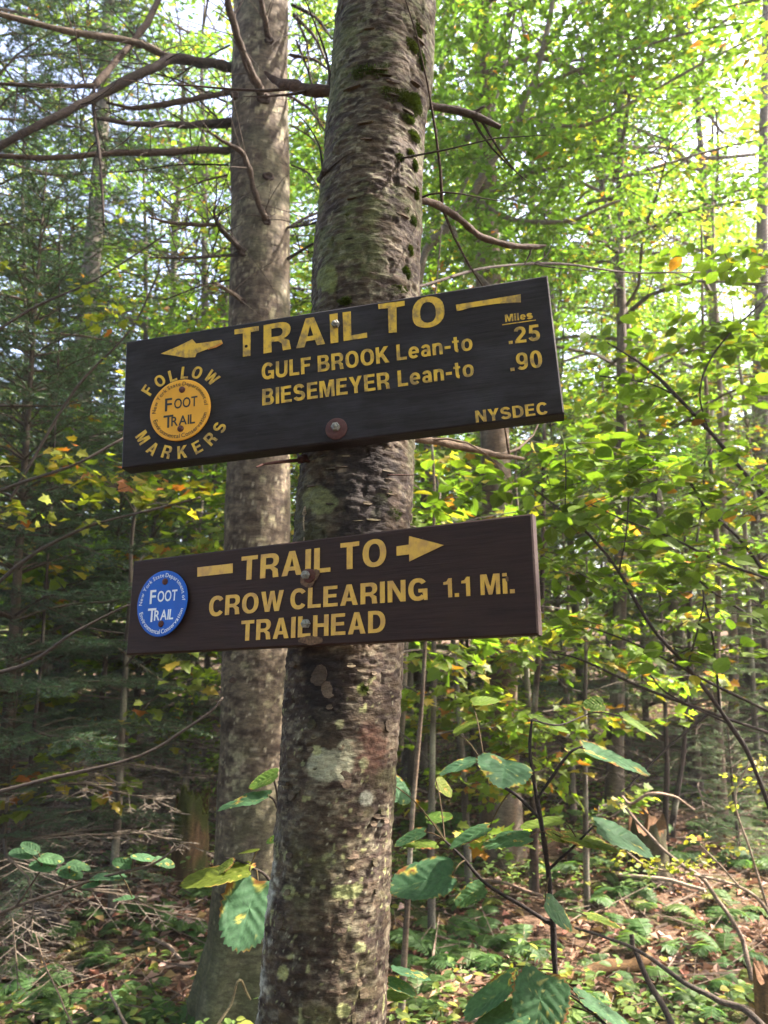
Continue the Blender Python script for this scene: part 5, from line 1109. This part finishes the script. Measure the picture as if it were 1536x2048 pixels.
# ------------------------------------------------------------------ ferns
def frond_mesh(seed, L, base):
    rs = np.random.RandomState(seed); mb = MB(); s = np.linspace(0, 1, 9); rx = np.stack([0 * s, L * (s - .18 * s ** 3), L * (.62 * s - .62 * s ** 2.2)], 1); tube(mb, rx, np.linspace(.0022, .0006, 9) * L * 2.2, 3, np.asarray(base) * 1.1)
    n = 20; t = np.repeat(np.linspace(.16, .985, n), 2); side = np.tile([-1, 1], n); pos = np.stack([np.interp(t, s, rx[:, k]) for k in range(3)], 1); T = nrm(np.stack([np.interp(t, s, np.gradient(rx[:, k])) for k in range(3)], 1))
    ln = L * .30 * np.sin(np.pi * np.clip(.12 + .92 * (1 - t), 0, 1)) ** .9 * (.85 + .3 * rs.rand(2 * n)); ax = np.array([1.0, 0, 0]) * side[:, None] + T * .45 + np.array([0, 0, -.18]) + .06 * rs.randn(2 * n, 3)
    tv = np.array([[0, 0, 0], [.12, .12, .02], [.10, .32, 0], [.135, .36, .02], [.085, .60, -.01], [.10, .64, .01], [0, 1, -.10], [-.10, .64, .01], [-.085, .60, -.01], [-.135, .36, .02], [-.10, .32, 0], [-.12, .12, .02], [0, .45, -.01]])
    scatter(mb, tv, np.array([[i, (i + 1) % 12, 12] for i in range(12)]), pos, ax, np.cross(np.cross(T, [0, 0, 1.0]), T) + .15 * rs.randn(2 * n, 3), ln, np.asarray(base) * (.8 + .4 * rs.rand(2 * n, 1))); return mb.mesh('frond', M['fern'])
FR = [frond_mesh(700 + k, L, c) for k, (L, c) in enumerate([(.34, (.060, .118, .036)), (.29, (.074, .128, .036)), (.38, (.052, .106, .038)), (.27, (.120, .140, .034)), (.32, (.066, .120, .044))])]
rs = np.random.RandomState(55)
def fern(x, y, s, label):
    o = thing('fern', label, 'fern', on_ground(x, y, -.01), 'ferns on the forest floor', rs.rand() * 6.28, s); n = rs.randint(6, 9)
    for k in range(n):
        f = local('frond', FR[rs.randint(0, 5) if rs.rand() < .5 else 0], o); f.rotation_euler = (R(rs.uniform(-12, 28)), R(rs.uniform(-12, 12)), k * 6.283 / n + rs.uniform(-.3, .3)); f.scale = (1, 1, 1) if k % 2 else (.85, .85, .85)
spots = [(820, 1880, 1.0), (870, 1905, 1.0), (930, 1890, .9), (990, 1900, 1.0), (1040, 1870, .9), (900, 1850, .9), (960, 1860, .8), (1180, 1790, .9), (1250, 1760, .9), (1320, 1800, .9), (1400, 1830, .9), (1480, 1800, .9), (1300, 1870, .9), (1450, 1890, .8), (1380, 1950, .8), (1230, 1840, .8), (1500, 1720, 1.0), (1430, 1700, 1.0), (1360, 1690, 1.0), (1300, 1640, 1.0), (1400, 1640, 1.0), (1480, 1640, 1.1), (1520, 1600, 1.1), (1240, 1690, .9), (1160, 1700, .9), (1100, 1730, .9),
         (30, 2000, .9), (90, 2040, .9), (10, 1930, 1.0), (60, 1960, .8), (270, 2010, .8), (300, 1960, .7), (310, 1850, .8), (360, 1840, .8), (330, 1810, .8), (390, 1870, .7), (240, 1900, .7), (150, 2000, .8), (200, 2045, .7), (340, 2045, .8), (420, 2030, .6), (290, 1790, .8), (230, 1820, .8), (170, 1860, .8), (410, 1780, .8), (90, 1840, .9), (260, 1690, .9), (320, 1640, 1.0), (200, 1650, 1.0), (120, 1700, .9), (400, 1640, 1.0),
         (850, 1700, .9), (880, 1760, .9), (930, 1720, .9), (970, 1800, .8), (840, 1980, .8), (1200, 1930, .7), (1290, 1990, .7), (1180, 2000, .7), (1400, 2020, .7), (1500, 1960, .7), (830, 1640, 1.0), (900, 1640, 1.0), (1150, 1620, 1.1), (1220, 1590, 1.1), (1340, 1570, 1.2), (1450, 1560, 1.2)]
for k, (a, b, s) in enumerate(spots):
    q = G(a, b + 22); rng = 'in front' if b > 1930 else 'at short distance' if b > 1800 else 'farther back' if b > 1680 else 'in the far patch'
    fern(q[0] + rs.randn() * .03, q[1], s * rs.uniform(.72, .95), 'green fern %s, %s' % (zone(a), rng))

# ------------------------------------------------------------------ stumps, logs and fallen branches
def stump(px, py, hpx, wpx, label, seed, c, moss, jag):
    q = G(px, py); Y = q[1]; base = on_ground(q[0], Y); k = 1 / FPX * np.linalg.norm(q - CAM); H = hpx * k; r = wpx / 2 * k; o = thing('tree_stump', label, 'stump', base); NA, m = 40, 16
    pts = base + np.stack([np.zeros(m), np.zeros(m), np.linspace(-.06, H, m)], 1); rad = r * (1 + .5 * np.exp(-np.linspace(0, 4, m)))
    V, F, TH, SS, nv = trunk_grid(pts, rad, NA, lambda a, s, rr: .10 * rr * np.cos(a * 5 + seed) * np.exp(-s / .1) + .10 * rr * fbm(cyl(a, s, rr, 30, 10), 3, seed))
    top = sm(SS, H * .55, H + .06); V[..., 2] += top * jag * H * fbm(np.stack([np.cos(TH) * 2.2, np.sin(TH) * 2.2, TH * 0 + seed], -1), 3, 3)
    C = lerp(np.broadcast_to(np.array(c), V.shape), np.array(c) * .4, .5 + fbm(cyl(TH, SS, r, 60, 12), 3, seed + 2)); C = lerp(C, (.05, .07, .018), moss * sm(SS / H + .5 * fbm(cyl(TH, SS, r, 14, 10), 2, 9), .35, .9))
    MB().add(V.reshape(-1, 3), F, C.reshape(-1, 3)).build('trunk', M['wood'], o, True)
    Vt = np.vstack([V[-1] * [1, 1, 1], base + [0, 0, H * .82]]); i = np.arange(NA); MB().add(Vt + [0, 0, -.001], np.stack([i, (i + 1) % NA, np.full(NA, NA)], 1), (.10, .055, .03)).build('broken_top', M['wood'], o, True)
    if moss > .5:
        rs = np.random.RandomState(seed); n = 1500; j = rs.randint(0, NA, n); f = rs.rand(n)[:, None] ** .6; p_ = V[-1][j] * f + (base + [0, 0, H * .86]) * (1 - f) + rs.randn(n, 3) * .008
        tv = np.array([[-.2, 0, 0], [.2, 0, 0], [0, 1.0, 0]]); mb = MB(); scatter(mb, tv, np.array([[0, 1, 2]]), p_, rs.randn(n, 3) * .6 + [0, 0, 1.0], rs.randn(n, 3), .018 + .016 * rs.rand(n), np.array([.085, .105, .022]) * (.6 + .8 * rs.rand(n, 1))); mb.build('moss_cap', M['moss'], o)
    return o
stump(378, 1772, 140, 56, 'rotten moss-capped stump left of the back trunk', 3, (.17, .105, .06), .9, .22)
stump(1548, 2120, 120, 40, 'splintered orange-brown stump at the lower right corner', 6, (.20, .11, .055), .1, .16)
stump(1300, 1765, 95, 60, 'dark rotten stump below the sunlit twigs on the right', 9, (.045, .030, .022), .35, .3)
def stick(path, c, label, name='fallen_branch', cat='branch', n=7, lift=.0, seed=0):
    pts = np.array([PY(a, b, d) if d else G(a, b) + [0, 0, lift] for a, b, d, r in path]); o_ = MB(); rad = np.array([.68 * r / FPX * np.linalg.norm(p - CAM) for p, (a, b, d, r) in zip(pts, path)])
    q = catmull(pts, 5); rr = np.interp(np.linspace(0, 1, len(q)), np.linspace(0, 1, len(rad)), rad); q = q + rr[:, None] * .5 * np.stack([vnoise(np.stack([np.arange(len(q)) * .5, np.full(len(q), k * 7.0), np.full(len(q), seed * 1.7)], -1), 3) for k in range(3)], 1)
    V, F, Ft = tube_arrays(q, rr, n); o_.add(V, F, lerp(np.broadcast_to(np.asarray(c), V.shape), np.asarray(c) * .5, .4 + .8 * fbm(V * 25, 2, seed))); o_.F.append(Ft); o = o_.build(name, M['wood'], None, True); return tag(o, label, cat, 'fallen branches on the forest floor')
stick([(835, 2012, 0, 7), (880, 1995, 0, 8), (942, 1962, 0, 6)], (.34, .24, .16), 'pale stripped branch on the ground right of the main trunk', lift=.02, seed=1)
stick([(1245, 1592, 3.6, 3), (1262, 1608, 3.55, 4), (1300, 1588, 3.5, 4), (1345, 1592, 3.5, 3), (1390, 1620, 3.5, 2)], (.30, .22, .18), 'arching pale dead twig above the ferns on the right', 'dead_branch', seed=2)
stick([(1252, 1615, 3.55, 3), (1290, 1662, 3.5, 4), (1345, 1715, 3.45, 4), (1400, 1755, 3.4, 5), (1436, 1800, 3.4, 5), (1470, 1850, 3.35, 5), (1490, 1890, 3.35, 6), (1502, 1960, 3.3, 6)], (.20, .155, .13), 'long bent bare branch curving down through the ferns on the right', 'dead_branch', seed=3)
stick([(1240, 1793, 0, 4), (1330, 1803, 0, 5), (1412, 1825, 0, 4)], (.30, .24, .21), 'straight pale twig lying among ferns on the right', lift=.12, seed=4)
stick([(1150, 1855, 2.6, 3), (1240, 1885, 2.5, 4), (1300, 1915, 2.45, 5), (1370, 1965, 2.4, 6), (1440, 2000, 2.35, 7), (1500, 2030, 2.3, 8), (1580, 2110, 2.25, 8)], (.07, .058, .05), 'thick dark curved branch running out of the lower right corner', seed=5)
stick([(1265, 1868, 2.7, 6), (1270, 1900, 2.7, 6), (1300, 1965, 2.65, 7), (1340, 2040, 2.6, 8), (1350, 2120, 2.55, 9)], (.05, .04, .035), 'dark upright forked stem at the lower right', 'dead_branch', seed=6)
stick([(900, 1790, 0, 3), (1000, 1800, 0, 4), (1090, 1830, 0, 3)], (.33, .24, .20), 'thin pinkish branch behind the hobblebush', lift=.1, seed=7)
stick([(265, 1880, 0, 4), (330, 1905, 0, 5), (360, 1935, 0, 4)], (.24, .19, .16), 'grey branch on the ground left of the back trunk', lift=.04, seed=8)
stick([(330, 1950, 0, 4), (400, 1934, 0, 4)], (.26, .20, .17), 'short grey stick at the foot of the back trunk', lift=.03, seed=9)
stick([(70, 1865, 2.6, 1.5), (90, 1930, 2.5, 2), (118, 1990, 2.4, 2), (150, 2060, 2.3, 2.5)], (.13, .10, .075), 'thin pale dry stalk leaning in the lower left corner', 'dead_branch', seed=10)
stick([(218, 1985, 2.3, 3), (232, 2010, 2.25, 3.5), (255, 2056, 2.2, 4)], (.13, .11, .09), 'pale broken stick at the bottom left', 'dead_branch', seed=11)
stick([(30, 1800, 0, 14), (90, 1850, 0, 15), (130, 1875, 0, 12)], (.05, .04, .035), 'dark rotting log at the left edge', 'fallen_log', 'log', 10, .06, 12)
stick([(1130, 1975, 0, 16), (1210, 1958, 0, 18), (1300, 1935, 0, 15)], (.14, .085, .04), 'short mossy rotting log under the hobblebush', 'fallen_log', 'log', 12, .03, 13)
stick([(500, 2000, 2.4, 2.5), (478, 1960, 2.3, 3), (462, 2010, 2.3, 3), (430, 2060, 2.25, 3.5)], (.20, .17, .10), 'dry bent stalk in front of the back trunk', 'dead_branch', seed=14)
# pale yellow flowering twig in the sun
wz = thing('witch_hazel', 'sunlit twig with small pale yellow leaves low on the right', 'shrub', on_ground(*PY(1560, 1295, 3.2)[:2]))
for k, path in enumerate([[(1620, 2000, 3.2, 5), (1540, 1830, 3.2, 4), (1480, 1775, 3.15, 3), (1380, 1748, 3.1, 3), (1300, 1735, 3.05, 2), (1255, 1705, 3.0, 2)], [(1480, 1775, 3.15, 2), (1440, 1730, 3.1, 2), (1400, 1690, 3.1, 1.5)], [(1540, 1830, 3.2, 3), (1500, 1700, 3.2, 2), (1470, 1600, 3.2, 2), (1500, 1520, 3.2, 1.5)]]): pbranch(wz, path, (.20, .16, .13), 700 + k, 5, 5, 'stem', Y=True, jit=.1)
leaf_cloud(wz, px_spots([(1250, 1695, 1300, 1725, 2.98, 3.05, 4), (1300, 1715, 1380, 1750, 3.05, 3.12, 6), (1380, 1660, 1500, 1740, 3.1, 3.2, 7), (1460, 1500, 1536, 1620, 3.1, 3.3, 8)], 71), .022, (.22, .23, .05), 72, 9, .35, .03, OVAL_V * [1.4, 1, 1], OVAL_F, 'leaf', 'leaves')

# ------------------------------------------------------------------ thin pale air between the trees
x0, x1, y0, y1, z0, z1 = -125, 125, -45, 225, -1.3, 30
hv = [(a, b, c) for a in (x0, x1) for b in (y0, y1) for c in (z0, z1)]
hm, nt, out = new_mat('haze_air'); pv = nt.nodes.new('ShaderNodeVolumePrincipled'); pv.inputs['Density'].default_value = .0015; pv.inputs['Color'].default_value = (.95, .97, 1, 1); pv.inputs['Anisotropy'].default_value = .3
nt.links.new(pv.outputs[0], out.inputs['Volume'])
hz = MB().add(hv, [[0, 1, 3, 2], [4, 6, 7, 5], [0, 4, 5, 1], [2, 3, 7, 6], [0, 2, 6, 4], [1, 5, 7, 3]]).build('haze', hm); tag(hz, 'thin pale air between the trees', 'haze', kind='stuff')
# ------------------------------------------------------------------ tell look-alikes apart by their order in view
ORD = ['leftmost', 'second', 'third', 'fourth', 'fifth', 'sixth', 'seventh', 'eighth', 'ninth']
same = {}
for o in col.objects:
    if o.parent is None and o.get('label') and o.get('group') != 'trees behind the viewpoint': same.setdefault(o['label'], []).append(o)
for lb, os_ in same.items():
    if len(os_) > 1:
        os_.sort(key=lambda o: float(proj(np.array(o.matrix_basis.translation))[0]))
        for k, o in enumerate(os_):
            o['label'] = '%s, %s' % (lb if len(lb.split()) < 14 else lb.replace(' of the picture', '').replace('in the farthest rank', 'farthest back'), 'leftmost' if k == 0 else ORD[min(k, 8)] + ' from left')
